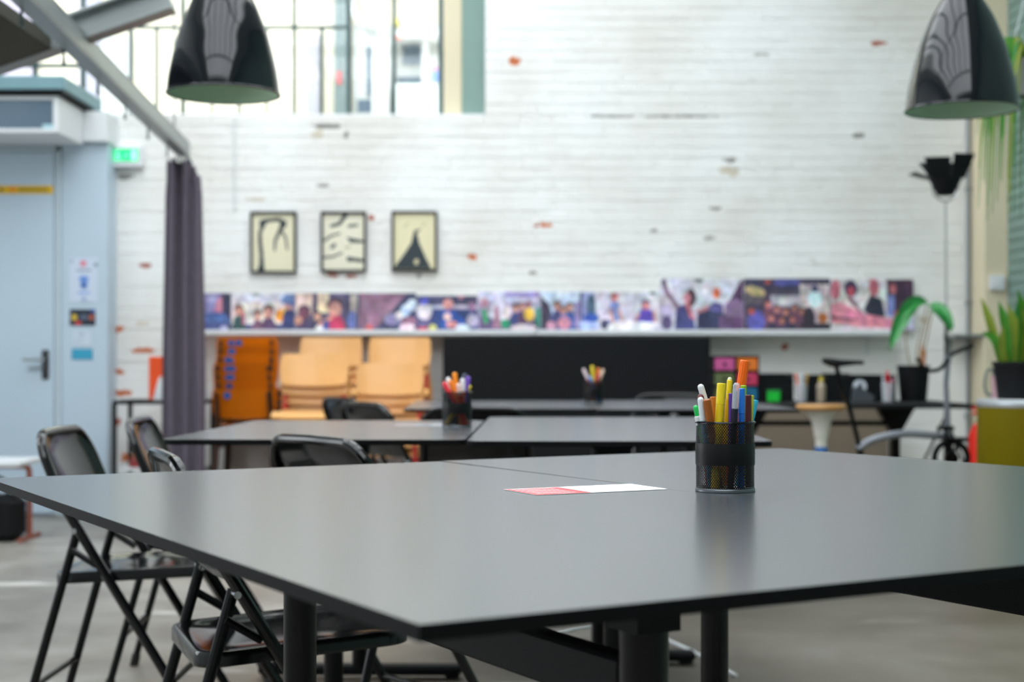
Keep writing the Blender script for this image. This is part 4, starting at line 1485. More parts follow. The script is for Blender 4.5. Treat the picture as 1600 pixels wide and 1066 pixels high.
for lb, t_, rx, c_, cap_, dr, dt in (
        ('white and pink marker leaning left in the distant pot', (911, 576), 920, (206, 110, 120), (236, 214, 214), .0, .0),
        ('yellow marker upright in the distant pot', (925, 571), 927, (222, 196, 40), (236, 214, 50), .01, .01),
        ('blue marker low in the distant pot', (921, 588), 924, (52, 130, 200), (64, 150, 220), -.025, -.025),
        ('orange marker in the distant pot', (935, 575), 932, (226, 110, 40), (238, 130, 40), .012, .012),
        ('crimson marker in the distant pot', (936, 584), 933, (150, 30, 60), (170, 36, 66), -.02, -.02),
        ('pale peach marker leaning right in the distant pot', (943, 577), 936, (220, 170, 120), (236, 206, 180), .0, .0)):
    pen(lb, cup3, t_, rx, .0068, [('barrel', c_, 0, .7, 1, False), ('cap', cap_, .7, 1, 1.05, True)], dr, dt, G3)

# flyers lying on the tables


def flyer(label, cen, an, w_, h_, bgc, shp, group='flyers on tables'):
    img = paint(84, 40, (0, 0, 84, 40), bgc, shp)
    o = link('flyer', print_mesh('flyer', w_, h_, .0006, img))
    o.rotation_euler = (-PI / 2, 0, an)
    o.rotation_mode = 'XYZ'
    o.matrix_world = Matrix.Translation(cen) @ Matrix.Rotation(an, 4, 'Z') @ Matrix.Translation((0, -h_ / 2, .0009)) @ Matrix.Rotation(-PI / 2, 4, 'X')
    return tag(o, label, 'flyer', group)


RF, RW = (214, 66, 74), (240, 226, 226)
sq = [('r', 0, 0, 34, 40, RF)]
for i in range(6):
    sq.append(('l', [(3, 4 + i * 6), (10, 2 + i * 6), (18, 6 + i * 6), (28, 3 + i * 6)], 1.6, 1.2, RW))
sq += [('r', 1, 0, 84, 1, RW)]
for i in range(5):
    sq.append(('r', 44, 8 + i * 5, 66 - (i % 3) * 4, 9.2 + i * 5, (214, 170, 178)))
cf = (pz(787.6, 765.3, T_TOP) + pz(848, 774.5, T_TOP) + pz(1060.6, 766.9, T_TOP) + pz(960.8, 756, T_TOP)) / 4
flyer('red and white flyer lying beside the seam of the nearest tables', cf, math.radians(27), .21, .10, (240, 240, 244), sq)
cf2 = pz(662, 664.5, T_TOP)
flyer('pale flyer lying on the second-row table beside the red-pen pot', cf2, math.radians(4), .16, .10, (150, 148, 154), [('r', 0, 0, 28, 40, (160, 140, 140)), ('r', 40, 8, 52, 30, (96, 100, 120)), ('r', 56, 10, 80, 26, (190, 190, 196))])

# ------------------------------------------------------------------ left side objects
# exit sign
e0 = px(198, 245, WY - .05)
es = thing('exit_sign', 'lit green emergency exit sign on the brick wall', 'sign', (e0.x, WY - .006, e0.z))
MB().box(-.10, .10, -.06, .006, -.065, .068, .008).build('housing', M_WHITE, es, 0)
k = .004
sg = []
em = mat('exit_green', (20, 190, 120), .4, emit=.9)
MB().box(-.080, .074, -.064, -.061, -.030, .046, .001).build('green_panel', em, es, 0)
ew = mat('exit_pale_green', (150, 240, 200), .4, emit=1.2)
g = MB()
# running figure and door pictogram
g.box(.034, .062, -.0655, -.0642, -.022, .036)
g.lathe([(0, 0), (.006, 0), (.006, .0012), (0, .0012)], 12, M=Matrix.Translation((-.050, -.0642, .028)) @ Matrix.Rotation(PI / 2, 4, 'X'))
g.box(-.056, -.044, -.0655, -.0642, -.002, .018)
g.box(-.070, -.054, -.0655, -.0642, -.022, -.016).box(-.058, -.052, -.0655, -.0642, -.018, .0).box(-.046, -.034, -.0655, -.0642, -.010, -.004).box(-.038, -.033, -.0655, -.0642, -.024, -.006)
g.box(-.010, .012, -.0655, -.0642, .002, .010)
g.build('pictogram', ew, es, 0)

# curtain
cc = px(286, 566, 8.35)
cur = thing('curtain', 'gathered plum grey curtain hanging from the end of the overhead rail', 'curtain', (cc.x, 8.35, 0))
m = MB()
nu, nv = 60, 20
vs = []
for k_ in (0, 1):
    for j in range(nv + 1):
        z = .03 + (rail_end.z - .028 - .03) * j / nv
        wd = .112 + .010 * math.sin(z * 2.2) + (-.006 if z > 1.95 else .0)
        for i in range(nu + 1):
            s_ = i / nu
            x = -wd + 2 * wd * s_
            y = .030 * math.sin(s_ * 2 * PI * 3 + .5 * math.sin(z * 1.3)) + .010 * math.sin(s_ * 13 + z)
            zz = z
            if j == nv:
                zz = z - max(0, (s_ - .7) / .3) * .085 + .012 * math.sin(s_ * 2 * PI * 5)
            vs.append((x, y + (.003 if k_ else 0), zz))
n1 = (nu + 1) * (nv + 1)
fs = []
for j in range(nv):
    for i in range(nu):
        a = j * (nu + 1) + i
        fs.append((a, a + 1, a + nu + 2, a + nu + 1))
        fs.append((n1 + a, n1 + a + nu + 1, n1 + a + nu + 2, n1 + a + 1))
m.add(vs, fs)
m.build('cloth', M_CURT, cur, 60)
for i in range(5):
    x = -.09 + .045 * i
    MB().tube([(x * .6, 0, rail_end.z - .05), (x * .4, 0, rail_end.z - .02), (x * .3, 0, rail_end.z - .002)], .004, 6).build('hook', M_STEELDK, cur)

# cabinet above the door and slab on it
cb = thing('wall_cabinet', 'white box with blue-grey glass front fixed above the door', 'cabinet', ((45 - 800) * 8.5 / F, 8.5, 2.24))
cx0, cx1 = (-140 - 800) * 8.5 / F - cb.location.x, (91 - 800) * 8.5 / F - cb.location.x
zc0, zc1 = 0, HC + (HY - 150) * 8.5 / F - 2.24
f = MB()
f.box(cx0, cx1, .02, DY - .062 - 8.5, 0, zc1, .003)
f.box(cx0, cx1, 0, .02, 0, .022, .002).box(cx0, cx1, 0, .02, zc1 - .02, zc1, .002).box(cx1 - .03, cx1, 0, .02, .022, zc1 - .02, .002)
f.build('body', M_WHITE, cb, 0)
MB().box(cx0 + .02, cx1 - .03, .008, .019, .022, zc1 - .02).build('glass_front', mat('blue_grey_glass', (84, 106, 124), .15), cb, 0)
a_, b_ = px(66, 201, 8.5), px(87, 194, 8.5)
MB().box(a_.x - cb.location.x, b_.x - cb.location.x, .004, .0075, a_.z - 2.24, b_.z - 2.24).build('label_plate', mat('pale_blue_label', (170, 206, 216), .5), cb, 0)
zsl = HC + (HY - 148) * 8.5 / F
sx1 = (100 - 800) * 8.45 / F
sl_ = thing('roof_slab', 'teal-grey slab lying on top of the cabinet above the door', 'slab', (sx1 - .5, 8.45, zsl))
MB().box(-.9, .50, 0, .78, .022, .10, .004).build('board', mat('teal_grey_paint', (120, 156, 164), .5), sl_, 0)
MB().box(-.9, .48, .02, .76, 0, .022).build('batten', M_MATT, sl_, 0)

# papers on the partition and strip on the door


def sheet(name, label, x0, y0, x1, y1, bgc, shp, yy, cat, grp=None, th=.003):
    k = F / yy
    img = paint(max(12, int((x1 - x0) * 1.5)), max(8, int((y1 - y0) * 1.5)), (x0, y0, x1, y1), bgc, shp)
    o = link(name, print_mesh(name, (x1 - x0) / k, (y1 - y0) / k, th, img))
    o.location = (((x0 + x1) / 2 - 800) / k, yy, HC + (HY - y1) / k)
    return tag(o, label, cat, grp)


PYD = DY - .004
sheet('notice', 'white paper notice with pink and blue marks beside the door', 108, 403, 152, 472, (206, 218, 236), [('e', 130, 412, 5, 5, (226, 130, 150)), ('e', 150, 414, 3, 3, (90, 120, 140)), ('e', 112, 408, 2, 2, (90, 120, 140)), ('r', 120, 421, 142, 424, (150, 160, 180)), ('e', 131, 436, 8, 5, (110, 150, 220)), ('e', 131, 445, 6, 7, (96, 134, 206)), ('e', 131, 447, 2.5, 2.5, (50, 70, 130)), ('r', 122, 456, 140, 459, (110, 150, 220)), ('r', 128, 464, 134, 470, (150, 170, 210))], PYD, 'paper')
sheet('picture_card', 'dark card with coloured dots beside the door', 109, 483, 149, 509, (30, 42, 60), [('e', 116, 496, 4, 5, (226, 190, 40)), ('e', 122, 505, 5, 3, (220, 60, 60)), ('e', 131, 496, 7, 4, (86, 96, 120)), ('e', 143, 496, 4, 4, (190, 90, 60)), ('r', 142, 484, 148, 488, (50, 90, 190))], PYD, 'card')
sheet('paper_slip', 'small white slip with faint writing above the blue plate', 114, 518, 142, 541, (204, 216, 230), [('r', 122, 521, 132, 523, (130, 150, 170)), ('r', 118, 529, 132, 530.5, (160, 176, 196)), ('r', 118, 534, 128, 535.5, (160, 176, 196))], PYD, 'paper')
sheet('blue_plate', 'small blue plate on the wall beside the door', 112, 545, 145, 562, (44, 150, 186), [('r', 114, 547, 143, 560, (52, 160, 196))], PYD, 'plate')
yl = []
for i in range(9):
    yl.append(('r', 30 + i * 5, 294, 33 + i * 5, 299, (120, 100, 20)))
for i in range(6):
    yl.append(('r', -40 + i * 8, 294, -36 + i * 8, 299, (40, 36, 10)))
sheet('door_strip', 'yellow lettered strip across the top of the door', -46, 290, 83, 303, (226, 180, 14), yl + [('e', 20, 296, 6, 5, (236, 150, 20))], DY - .026, 'strip')

# dark side table behind the curtain with orange folder
st = thing('side_table', 'narrow black side table between door and curtain', 'table', (-2.06, 8.72, 0))
tz = HC + (HY - 626) * 8.6 / F
MB().box(-.245, .27, -.12, .26, tz - .022, tz, .003).build('top', M_MATT, st, 0)
for sx in (-.235, .26):
    for sy in (-.11, .25):
        MB().box(sx - .012, sx + .012, sy - .012, sy + .012, 0, tz - .022, .002).build('leg', M_MATT, st, 0)
MB().box(-.235, .26, .245, .255, .28, .305).build('rail', M_MATT, st, 0)
MB().box(-.225, .25, -.10, .24, .30, .315).build('lower_shelf', M_WHITE, st, 0)
ofp = px(247, 620, 8.80)
of = thing('orange_folder', 'bright orange folder standing on the side table', 'folder', (ofp.x, 8.80, tz))
MB().box(-.055, .06, 0, .004, 0, .255, .002).box(-.055, .06, .030, .034, 0, .255, .002).box(-.055, -.051, 0, .034, 0, .255, .002).build('cover', mat('signal_orange', (250, 84, 12), .45), of, 0)
MB().box(-.046, .055, .006, .028, .004, .235, .002).build('pages', M_WHITE, of, 0)
pc = thing('paper_cone', 'white paper cone leaning in front of the orange folder', 'paper', (ofp.x + .025, 8.75, tz))
MB().lathe([(.042, 0), (.0425, .002), (.018, .10), (.006, .135), (0, .137)], 20).build('cone', M_WHITE, pc)
MB().lathe([(.044, 0), (.044, .006), (.0415, .006)], 20).build('cone_rim', M_WHITE, pc)
rb = px(183, 676, 8.75)
t = thing('red_tape_roll', 'small red roll on the lower shelf of the side table', 'roll', (-2.19, 8.76, .3155))
MB().lathe([(.030, 0), (.055, 0), (.055, .05), (.030, .05), (.030, 0)], 24).build('roll', mat('dull_red', (150, 52, 48), .5), t)
MB().shell([(.0295, .0005), (.0295, .0495)], 24).build('core', M_WOOD, t)
bt = thing('spray_bottle', 'white bottle with green cap between curtain and blue-dot stack', 'bottle', (-1.805, 8.72, tz))
MB().lathe([(0, 0), (.026, 0), (.028, .01), (.028, .055), (.012, .075), (.012, .085), (0, .085)], 20).build('body', M_WHITE, bt)
MB().lathe([(.015, .085), (.015, .11), (0, .112)], 16).build('cap', mat('cap_green', (52, 120, 92), .4), bt)

# white bench with copper legs, black bag under it
bp_ = pz(50, 716, .42)
bn = thing('bench', 'white topped low bench with copper legs at the left edge', 'bench', (bp_.x - .515, 7.62, 0))
MB().prism(rrect(-.55, .55, 0, .42, .04), .395, .42, .003).build('top', M_WHITE, bn)
for s in (-1, 1):
    lg = MB().tube(smooth_path([(s * .535, .21, .012), (s * .535, .21, .33), (s * .525, .21, .372), (s * .49, .21, .385), (s * .20, .21, .387)], 4), .015, 8).build('leg', M_BRASSY, bn)
    MB().tube([(s * .535, .05, .012), (s * .535, .37, .012)], .012, 8).build('foot', M_BRASSY, lg)
bg_ = thing('bag', 'soft black bag on the floor under the white bench', 'bag', (-2.72, 7.78, 0))
MB().prism(rrect(-.17, .17, -.10, .10, .06), .0, .24, .04).build('body', M_MATT, bg_)
MB().tube(smooth_path([(-.09, 0, .23), (-.08, 0, .31), (0, 0, .335), (.08, 0, .31), (.09, 0, .23)], 4), .01, 8).build('handle', M_MATT, bg_)

# paper bag beside the board, cable on the floor
wb_ = thing('paper_bag', 'white paper bag on the floor beside the black board', 'bag', (-.425, 8.60, 0))
m = MB()
vs = [(-.045, -.05, 0), (.045, -.05, 0), (.045, .05, 0), (-.045, .05, 0), (-.05, -.05, .47), (.05, -.05, .47), (.05, .05, .47), (-.05, .05, .47), (-.046, -.046, .47), (.046, -.046, .47), (.046, .046, .47), (-.046, .046, .47), (-.04, -.045, .01), (.04, -.045, .01), (.04, .045, .01), (-.04, .045, .01)]
fs = [(0, 3, 2, 1), (12, 13, 14, 15)]
for k_ in range(4):
    j = (k_ + 1) % 4
    fs += [(k_, j, 4 + j, 4 + k_), (4 + k_, 4 + j, 8 + j, 8 + k_), (8 + k_, 8 + j, 12 + j, 12 + k_)]
m.add(vs, fs).build('body', mat('lavender_white_paper', (214, 212, 230), .7), wb_, 0)
MB().tube(smooth_path([(-.025, -.047, .44), (-.02, -.047, .53), (.02, -.047, .53), (.025, -.047, .44)], 5), .004, 6).build('handle', M_MATT, wb_)
cab = MB().tube(smooth_path([pz(835, 1006, .006), pz(863, 994, .006), pz(905, 981, .006), pz(975, 975, .006), pz(1050, 1004, .006), pz(1105, 1030, .006), pz(1150, 1056, .006)], 6), .006, 8).build('floor_cable', M_WHITE)
tag(cab, 'white cable lying on the concrete floor beneath the nearest tables', 'cable')
# conduit on the wall
cd = MB().tube([px(366, 330, WY - .012), px(366, 183, WY - .012)], .006, 8).build('wall_conduit', M_WHITE)
tag(cd, 'thin white conduit running down the bricks below the window', 'pipe')

# ------------------------------------------------------------------ right side
# black table against the wall
BTZ = .72
by0, by1 = 7.45, 8.25
t = thing('craft_table', 'long black table carrying storage trays below the ledge', 'table', (1.70, by0, 0))
MB().box(-.62, .62, 0, by1 - by0, BTZ - .022, BTZ, .003).build('top', M_MATT, t, 0)
for xx in (-.46, .295):
    lg = MB().box(xx - .022, xx + .022, .30, .36, .03, BTZ - .15, .003).build('column', M_TUBE, t, 0)
    m = MB()
    vs = []
    for hx, z in ((.022, BTZ - .16), (.10, BTZ - .022)):
        vs += [(xx - hx, .29, z), (xx + hx, .29, z), (xx + hx, .37, z), (xx - hx, .37, z)]
    m.add(vs, [(3, 2, 1, 0), (4, 5, 6, 7), (0, 1, 5, 4), (1, 2, 6, 5), (2, 3, 7, 6), (3, 0, 4, 7)])
    m.build('bracket', M_TUBE, lg, 0)
    MB().box(xx - .03, xx + .03, .02, .66, 0, .03, .006).build('foot', M_TUBE, t, 0)
MB().box(-.44, .275, .31, .35, .60, .625).build('beam', M_TUBE, t, 0)
# taupe panel standing under it
pn = thing('plywood_panel', 'taupe board standing against the wall under the black table', 'panel', (1.85, 9.12, 0))
MB().box(-.62, .45, 0, .02, 0, .66, .003).build('board', mat('taupe_board', (128, 114, 98), .7), pn, 0)
MB().box(-.62, .45, -.012, 0, 0, .03, .002).build('bottom_rail', MATS['taupe_board'], pn, 0)


def on_table(x, d):
    return Vector(((x - 800) * d / F, d, BTZ))


SD = 7.95
s_ = SD / F
# cubby organiser with coloured boxes
o0 = on_table(1150, SD)
ob = thing('desk_organiser', 'black cubby organiser with six coloured drawers behind the sharp pot', 'organiser', o0)
ow, oh, od = 72 * s_, HC + (HY - 556) * s_ - BTZ, .2
m = MB()
m.box(-ow / 2, -ow / 2 + .006, 0, od, 0, oh).box(ow / 2 - .006, ow / 2, 0, od, 0, oh).box(-ow / 2, ow / 2, od - .006, od, 0, oh).box(-.003, .003, 0, od, 0, oh)
for i in range(4):
    z = (oh - .006) * i / 3
    m.box(-ow / 2, ow / 2, 0, od, z, z + .006)
m.build('carcass', M_MATT, ob, 0)
dc = [(92, 96, 60), (30, 110, 150), (100, 110, 70), (206, 60, 100), (206, 92, 150), (240, 126, 40)]
for i in range(6):
    cx_ = (-.25 if i % 2 == 0 else .25) * ow
    zz = (oh - .006) * (i // 2) / 3 + .007
    hh = (oh - .006) / 3 - .012
    dw = ow / 2 - .014
    dr_ = MB().box(cx_ - dw / 2, cx_ + dw / 2, .004, od - .01, zz, zz + hh, .003).build('drawer', mat('drawer_%d' % i, dc[i], .5), ob, 0)
    MB().lathe([(.007, 0), (.009, .008), (0, .01)], 12, M=Matrix.Translation((cx_, .004, zz + hh / 2)) @ Matrix.Rotation(PI / 2, 4, 'X')).build('knob', M_MATT, dr_)


def tray(label, x0, x1, ytop, d=SD, depth=.2, m_=M_MATT, grp='black storage trays'):
    c_ = on_table((x0 + x1) / 2, d)
    w_ = (x1 - x0) * d / F
    h_ = HC + (HY - ytop) * d / F - BTZ
    t_ = thing('storage_tray', label, 'tray', c_, 0, grp)
    th = .004
    b_ = MB()
    b_.box(-w_ / 2, w_ / 2, 0, depth, 0, th).box(-w_ / 2, w_ / 2, 0, th, th, h_ * .8).box(-w_ / 2, w_ / 2, depth - th, depth, th, h_)
    b_.box(-w_ / 2, -w_ / 2 + th, th, depth - th, th, h_).box(w_ / 2 - th, w_ / 2, th, depth - th, th, h_)
    b_.build('box', m_, t_, 0)
    MB().box(-w_ / 2, w_ / 2, -.003, 0, h_ * .8 - .012, h_ * .8).build('lip', m_, t_, 0)
    return t_


tray('black tray behind the neon green block', 1187, 1240, 584, SD + .02)
tray('black tray right of the neon green block', 1262, 1294, 586, SD + .02)
tray('black tray directly behind the bicycle seat post', 1295, 1328, 584, SD + .02)
tray('black tray left of the black plant bucket', 1329, 1400, 586, SD + .02)
gp = on_table(1210, SD - .06)
t = thing('green_block', 'neon green box with small lid on the black table', 'box', gp)
MB().box(-.032, .032, 0, .05, 0, .055, .004).build('body', mat('neon_green', (24, 200, 60), .45), t, 0)
MB().box(-.034, .034, -.002, .052, .055, .062, .002).build('lid', mat('neon_green_lid', (40, 150, 70), .45), t, 0)


def jar(label, x, d, r, h, pens):
    c_ = on_table(x, d)
    t_ = thing('clear_cup', label, 'cup', c_, 0, 'clear cups of tools')
    MB().lathe([(0, 0), (r * .8, 0), (r, h), (r - .002, h), (r * .8 - .002, .003), (0, .003)], 20).build('wall', M_PLAST, t_)
    n = 20
    MB().tube([(r * math.cos(2 * PI * k / n), r * math.sin(2 * PI * k / n), h) for k in range(n)], .0016, 6, closed=True).build('rim', M_PLAST, t_)
    for i, (lb, c__, dx, dy, ln) in enumerate(pens):
        B = Vector((c_.x + dx * .25 * r, c_.y + dy * .3 * r, c_.z + .006))
        tp = Vector((c_.x + dx * r, c_.y + dy * r, c_.z + ln))
        ax = tp - B
        p_ = thing('pen', lb, 'pen', B, 0, 'pens on the black table')
        p_.rotation_mode = 'QUATERNION'
        p_.rotation_quaternion = Vector((0, 0, 1)).rotation_difference(ax.normalized())
        MB().lathe(cyl(.006, .006, 0, ax.length * .72), 12).build('barrel', pcol(c__), p_)
        MB().lathe(cyl(.0066, .0066, ax.length * .72, ax.length, True), 12).build('cap', pcol(c__), p_)


jar('clear cup with an orange-red pen behind the sharp pot', 1252, SD - .07, .034, .09, [('orange-red pen in the left clear cup', (232, 84, 44), -.9, -.2, .15), ('white pen in the left clear cup', (224, 226, 230), .1, .3, .16), ('ochre pen in the left clear cup', (190, 150, 60), 1, 0, .15), ('grey pen in the left clear cup', (150, 160, 170), .4, -.6, .14)])
jar('clear cup with red scissors left of the plant bucket', 1387, SD - .07, .034, .10, [('bright red pen in the right clear cup', (226, 30, 44), .0, .2, .165), ('pale grey pen in the right clear cup', (196, 200, 206), -.8, -.2, .14), ('pink pen in the right clear cup', (206, 130, 150), .7, -.3, .13)])
sb = on_table(1283, SD - .07)
t = thing('glue_bottle', 'beige bottle with yellow cap on the black table', 'bottle', sb)
MB().lathe([(0, 0), (.022, 0), (.024, .006), (.024, .085), (.014, .10), (.012, .108), (0, .108)], 18).build('body', mat('beige_plastic', (176, 160, 140), .5), t)
MB().lathe([(.014, .108), (.010, .135), (0, .137)], 14).build('cap', mat('mustard_plastic', (196, 176, 60), .5), t)
mb_ = on_table(1347, SD - .07)
t = thing('tape_dispenser', 'grey tape dispenser with white roll on the black table', 'dispenser', mb_)
MB().prism([(-.055, 0), (.055, 0), (.06, .03), (.03, .05), (-.02, .085), (-.05, .075)], -.025, .025, .003, Matrix.Rotation(PI / 2, 4, 'X')).build('body', mat('dark_grey_plastic', (74, 78, 84), .4), t, 0)
MB().lathe([(.014, -.012), (.034, -.012), (.034, .012), (.014, .012), (.014, -.012)], 20, M=Matrix.Translation((-.012, 0, .083)) @ Matrix.Rotation(PI / 2, 4, 'X')).build('roll', mat('pale_tape', (206, 212, 220), .3), t)

# stool: trumpet pedestal with wooden seat
sp = px(1288, 633, 6.95)
t = thing('stool', 'white trumpet stool with wooden seat in front of the black table', 'stool', (sp.x, 7.02, 0))
sz = sp.z
k = 6.95 / F
MB().lathe([(0, sz - .028), (.10, sz - .028), (.118, sz - .016), (.118, sz - .004), (.112, sz), (0, sz)], 40).build('seat', M_WOOD, t)
pr = smooth_path([(.085, 0, sz - .03), (.062, 0, sz - .05), (.044, 0, sz - .09), (.033, 0, sz - .15), (.027, 0, sz - .21), (.026, 0, .10)], 4)
MB().lathe([(p_.x, p_.z) for p_ in pr][::-1], 32).build('pedestal', mat('ivory_plastic', (240, 237, 226), .4), t)
MB().lathe([(.029, sz - .225), (.029, sz - .20)], 32).build('collar', mat('blue_collar', (44, 120, 200), .4), t)
MB().lathe([(0, 0), (.15, 0), (.15, .012), (.06, .04), (.028, .10), (0, .10)], 40).build('base', MATS['ivory_plastic'], t)

# exercise bike
BD = 6.75
bk = thing('exercise_bike', 'grey and black exercise bike beside the olive drum', 'bike', (px(1400, 600, BD).x, BD, 0))
o_ = bk.location


def bpt(x, y, dy=0):
    p_ = px(x, y, BD + dy)
    return (p_.x - o_.x, p_.y - o_.y, p_.z)


m = MB()
prof = [(1286, 563.5, 9, 4), (1292, 565, 20, 6), (1300, 567, 21, 7), (1312, 567.5, 15, 6), (1326, 567, 8, 4.5), (1340, 566.5, 6, 3.5), (1349, 567, 4, 3)]
vs, fs = [], []
sg_ = 12
kk = BD / F
for (x, y, hw_, th) in prof:
    c_ = Vector(bpt(x, y))
    for q in range(sg_):
        a = 2 * PI * q / sg_
        vs.append((c_.x, c_.y + hw_ * kk * 1.2 * math.cos(a), c_.z + th * kk * math.sin(a)))
for i in range(len(prof) - 1):
    for q in range(sg_):
        fs.append((i * sg_ + q, i * sg_ + (q + 1) % sg_, (i + 1) * sg_ + (q + 1) % sg_, (i + 1) * sg_ + q))
fs += [tuple(range(sg_)), tuple((len(prof) - 1) * sg_ + q for q in range(sg_ - 1, -1, -1))]
m.add(vs, fs).build('saddle', M_MATT, bk, 50)
MB().tube([bpt(1306, 570), bpt(1314, 600), bpt(1328, 640), bpt(1342, 695)], .011, 10).build('seat_post', M_TUBE, bk)
MB().tube(smooth_path([bpt(1340, 702), bpt(1358, 690), bpt(1385, 682), bpt(1412, 678), bpt(1440, 679), bpt(1482, 683)], 5), .018, 10).build('frame_tube', mat('silver_grey_paint', (136, 140, 148), .35, .4), bk)
MB().tube([bpt(1342, 695), bpt(1352, 760), bpt(1356, 880)], .016, 10).build('frame_tube', M_TUBE, bk)
MB().tube([bpt(1482, 683), bpt(1478, 600), bpt(1482, 556)], .012, 10).build('stem', MATS['silver_grey_paint'], bk)
MB().tube(smooth_path([bpt(1434, 560, -.12), bpt(1446, 578, -.10), bpt(1468, 577, -.04), bpt(1482, 560, .0), bpt(1490, 552, .06), bpt(1520, 540, .14)], 5), .009, 10).build('handlebar', M_MATT, bk)
MB().tube([bpt(1482, 683), bpt(1492, 780), bpt(1494, 880)], .016, 10).build('frame_tube', M_TUBE, bk)
zf = 0.02
fw_ = Vector(bpt(1486, 716))
n = 28
MB().tube([(fw_.x + .075 * math.cos(2 * PI * q / n), fw_.y, fw_.z + .075 * math.sin(2 * PI * q / n)) for q in range(n)], .014, 8, closed=True).build('flywheel', M_MATT, bk)
MB().lathe([(0, -.02), (.03, -.02), (.03, .02), (0, .02)], 18, M=Matrix.Translation(fw_) @ Matrix.Rotation(PI / 2, 4, 'X')).build('hub', M_TUBE, bk)
for sx, sy in ((1472, 668), (1494, 686)):
    c_ = Vector(bpt(sx, sy))
    MB().box(c_.x - .03, c_.x + .03, c_.y - .09, c_.y - .02, c_.z - .009, c_.z + .009, .003).build('pedal', M_MATT, bk, 0)
    MB().tube([(c_.x, c_.y - .03, c_.z), (fw_.x, fw_.y - .022, fw_.z)], .007, 8).build('crank', M_TUBE, bk)
x0_, x1_ = bpt(1356, 880)[0], bpt(1494, 880)[0]
for xx in (x0_, x1_):
    MB().box(xx - .025, xx + .025, -.20, .15, 0, .035, .01).build('floor_bar', M_TUBE, bk, 0)
MB().tube([(x0_, 0, .02), (x1_, 0, .02)], .018, 10).build('base_tube', M_TUBE, bk)

# barn-door light on a stand
hd = px(1477, 300, 8.45)
lt = thing('stand_light', 'black barn-door light on a tall thin stand near the corner', 'lamp', (hd.x, 8.45, 0))
k = 8.45 / F
MB().tube([(0, 0, .35), (.006, 0, 1.2)], .010, 8).build('lower_pole', M_TUBE, lt)
MB().tube([(.006, 0, 1.18), (0, 0, hd.z - .05)], .0055, 8).build('upper_pole', M_CHROME, lt)
for q in range(3):
    a = 2 * PI * q / 3 + .4
    MB().tube([(0, 0, .62), (.30 * math.cos(a), .30 * math.sin(a), .012)], .008, 8).build('leg', M_TUBE, lt)
MB().tube(smooth_path([(-.075, 0, hd.z + .03), (-.06, 0, hd.z - .02), (0, 0, hd.z - .055), (.06, 0, hd.z - .02), (.075, 0, hd.z + .03)], 4), .005, 8).build('yoke', M_CHROME, lt)
MB().lathe([(.0, -.02), (.045, -.02), (.055, .0), (.085, .06), (.09, .075), (.084, .075), (.04, .01), (0, .01)], 24, (0, 0, hd.z)).build('lamp_head', M_MATT, lt)
for nm, (bx0_, by0_), (bx1_, by1_), (tx0, ty0), (tx1, ty1) in (
        ('left', (-.100, -.06), (.004, -.075), (-.145, -.09), (-.004, -.12)), ('right', (.014, -.075), (.092, -.06), (.014, -.12), (.142, -.09)),
        ('back', (-.06, .06), (.06, .06), (-.11, .15), (.11, .15)), ('side', (-.075, .04), (-.075, -.04), (-.19, .07), (-.19, -.07))):
    z0_, z1_ = hd.z + .07, hd.z + (.185 if nm != 'side' else .105)
    if nm == 'right':
        z1_ += .02
    a_ = [Vector((bx0_, by0_, z0_)), Vector((bx1_, by1_, z0_)), Vector((tx1, ty1, z1_)), Vector((tx0, ty0, z1_))]
    nn = (a_[1] - a_[0]).cross(a_[3] - a_[0]).normalized() * .0015
    MB().add([p_ + nn for p_ in a_] + [p_ - nn for p_ in a_], [(0, 1, 2, 3), (7, 6, 5, 4), (0, 4, 5, 1), (1, 5, 6, 2), (2, 6, 7, 3), (3, 7, 4, 0)]).build('barn_door', M_MATT, lt, 0)

# wall pipe, junction box, small corner shelf
pp = px(1516, 566, WY - .02)
wp = thing('wall_pipe', 'grey pipe running down the wall beside the cream pilaster', 'pipe', (pp.x - .012, WY - .022, 0))
MB().tube([(0, 0, .02), (0, 0, zt - .2)], .012, 10).build('tube', M_ALU, wp)
for z in (.6, 1.3, 2.0, 2.7, 3.4):
    MB().box(-.018, .018, -.014, .022, z - .012, z + .012, .003).build('clip', M_ALU, wp, 0)
jb = px(1527, 442, 8.98)
jx = thing('junction_box', 'small white switch box on the cream pilaster', 'switch', (2.92, 8.999, jb.z - .045))
MB().box(-.045, .045, -.035, 0, 0, .09, .006).build('housing', M_WHITE, jx, 0)
MB().box(-.018, .018, -.040, -.034, .03, .06, .003).build('rocker', M_WHITE, jx, 0)
cs = px(1515, 522, 9.0)
c_s = thing('corner_shelf', 'short grey shelf in the corner right of the long ledge', 'shelf', (cs.x + .02, WY, cs.z))
MB().box(-.11, .105, -.25, -.26 + .256, -.02, .0, .003).build('board', M_ALU, c_s, 0)
MB().box(-.08, -.06, -.2, -.004, -.028, -.02).box(-.08, -.06, -.012, -.004, -.14, -.02).build('bracket', M_ALU, c_s, 0)

# potted monstera-like plant on the black table


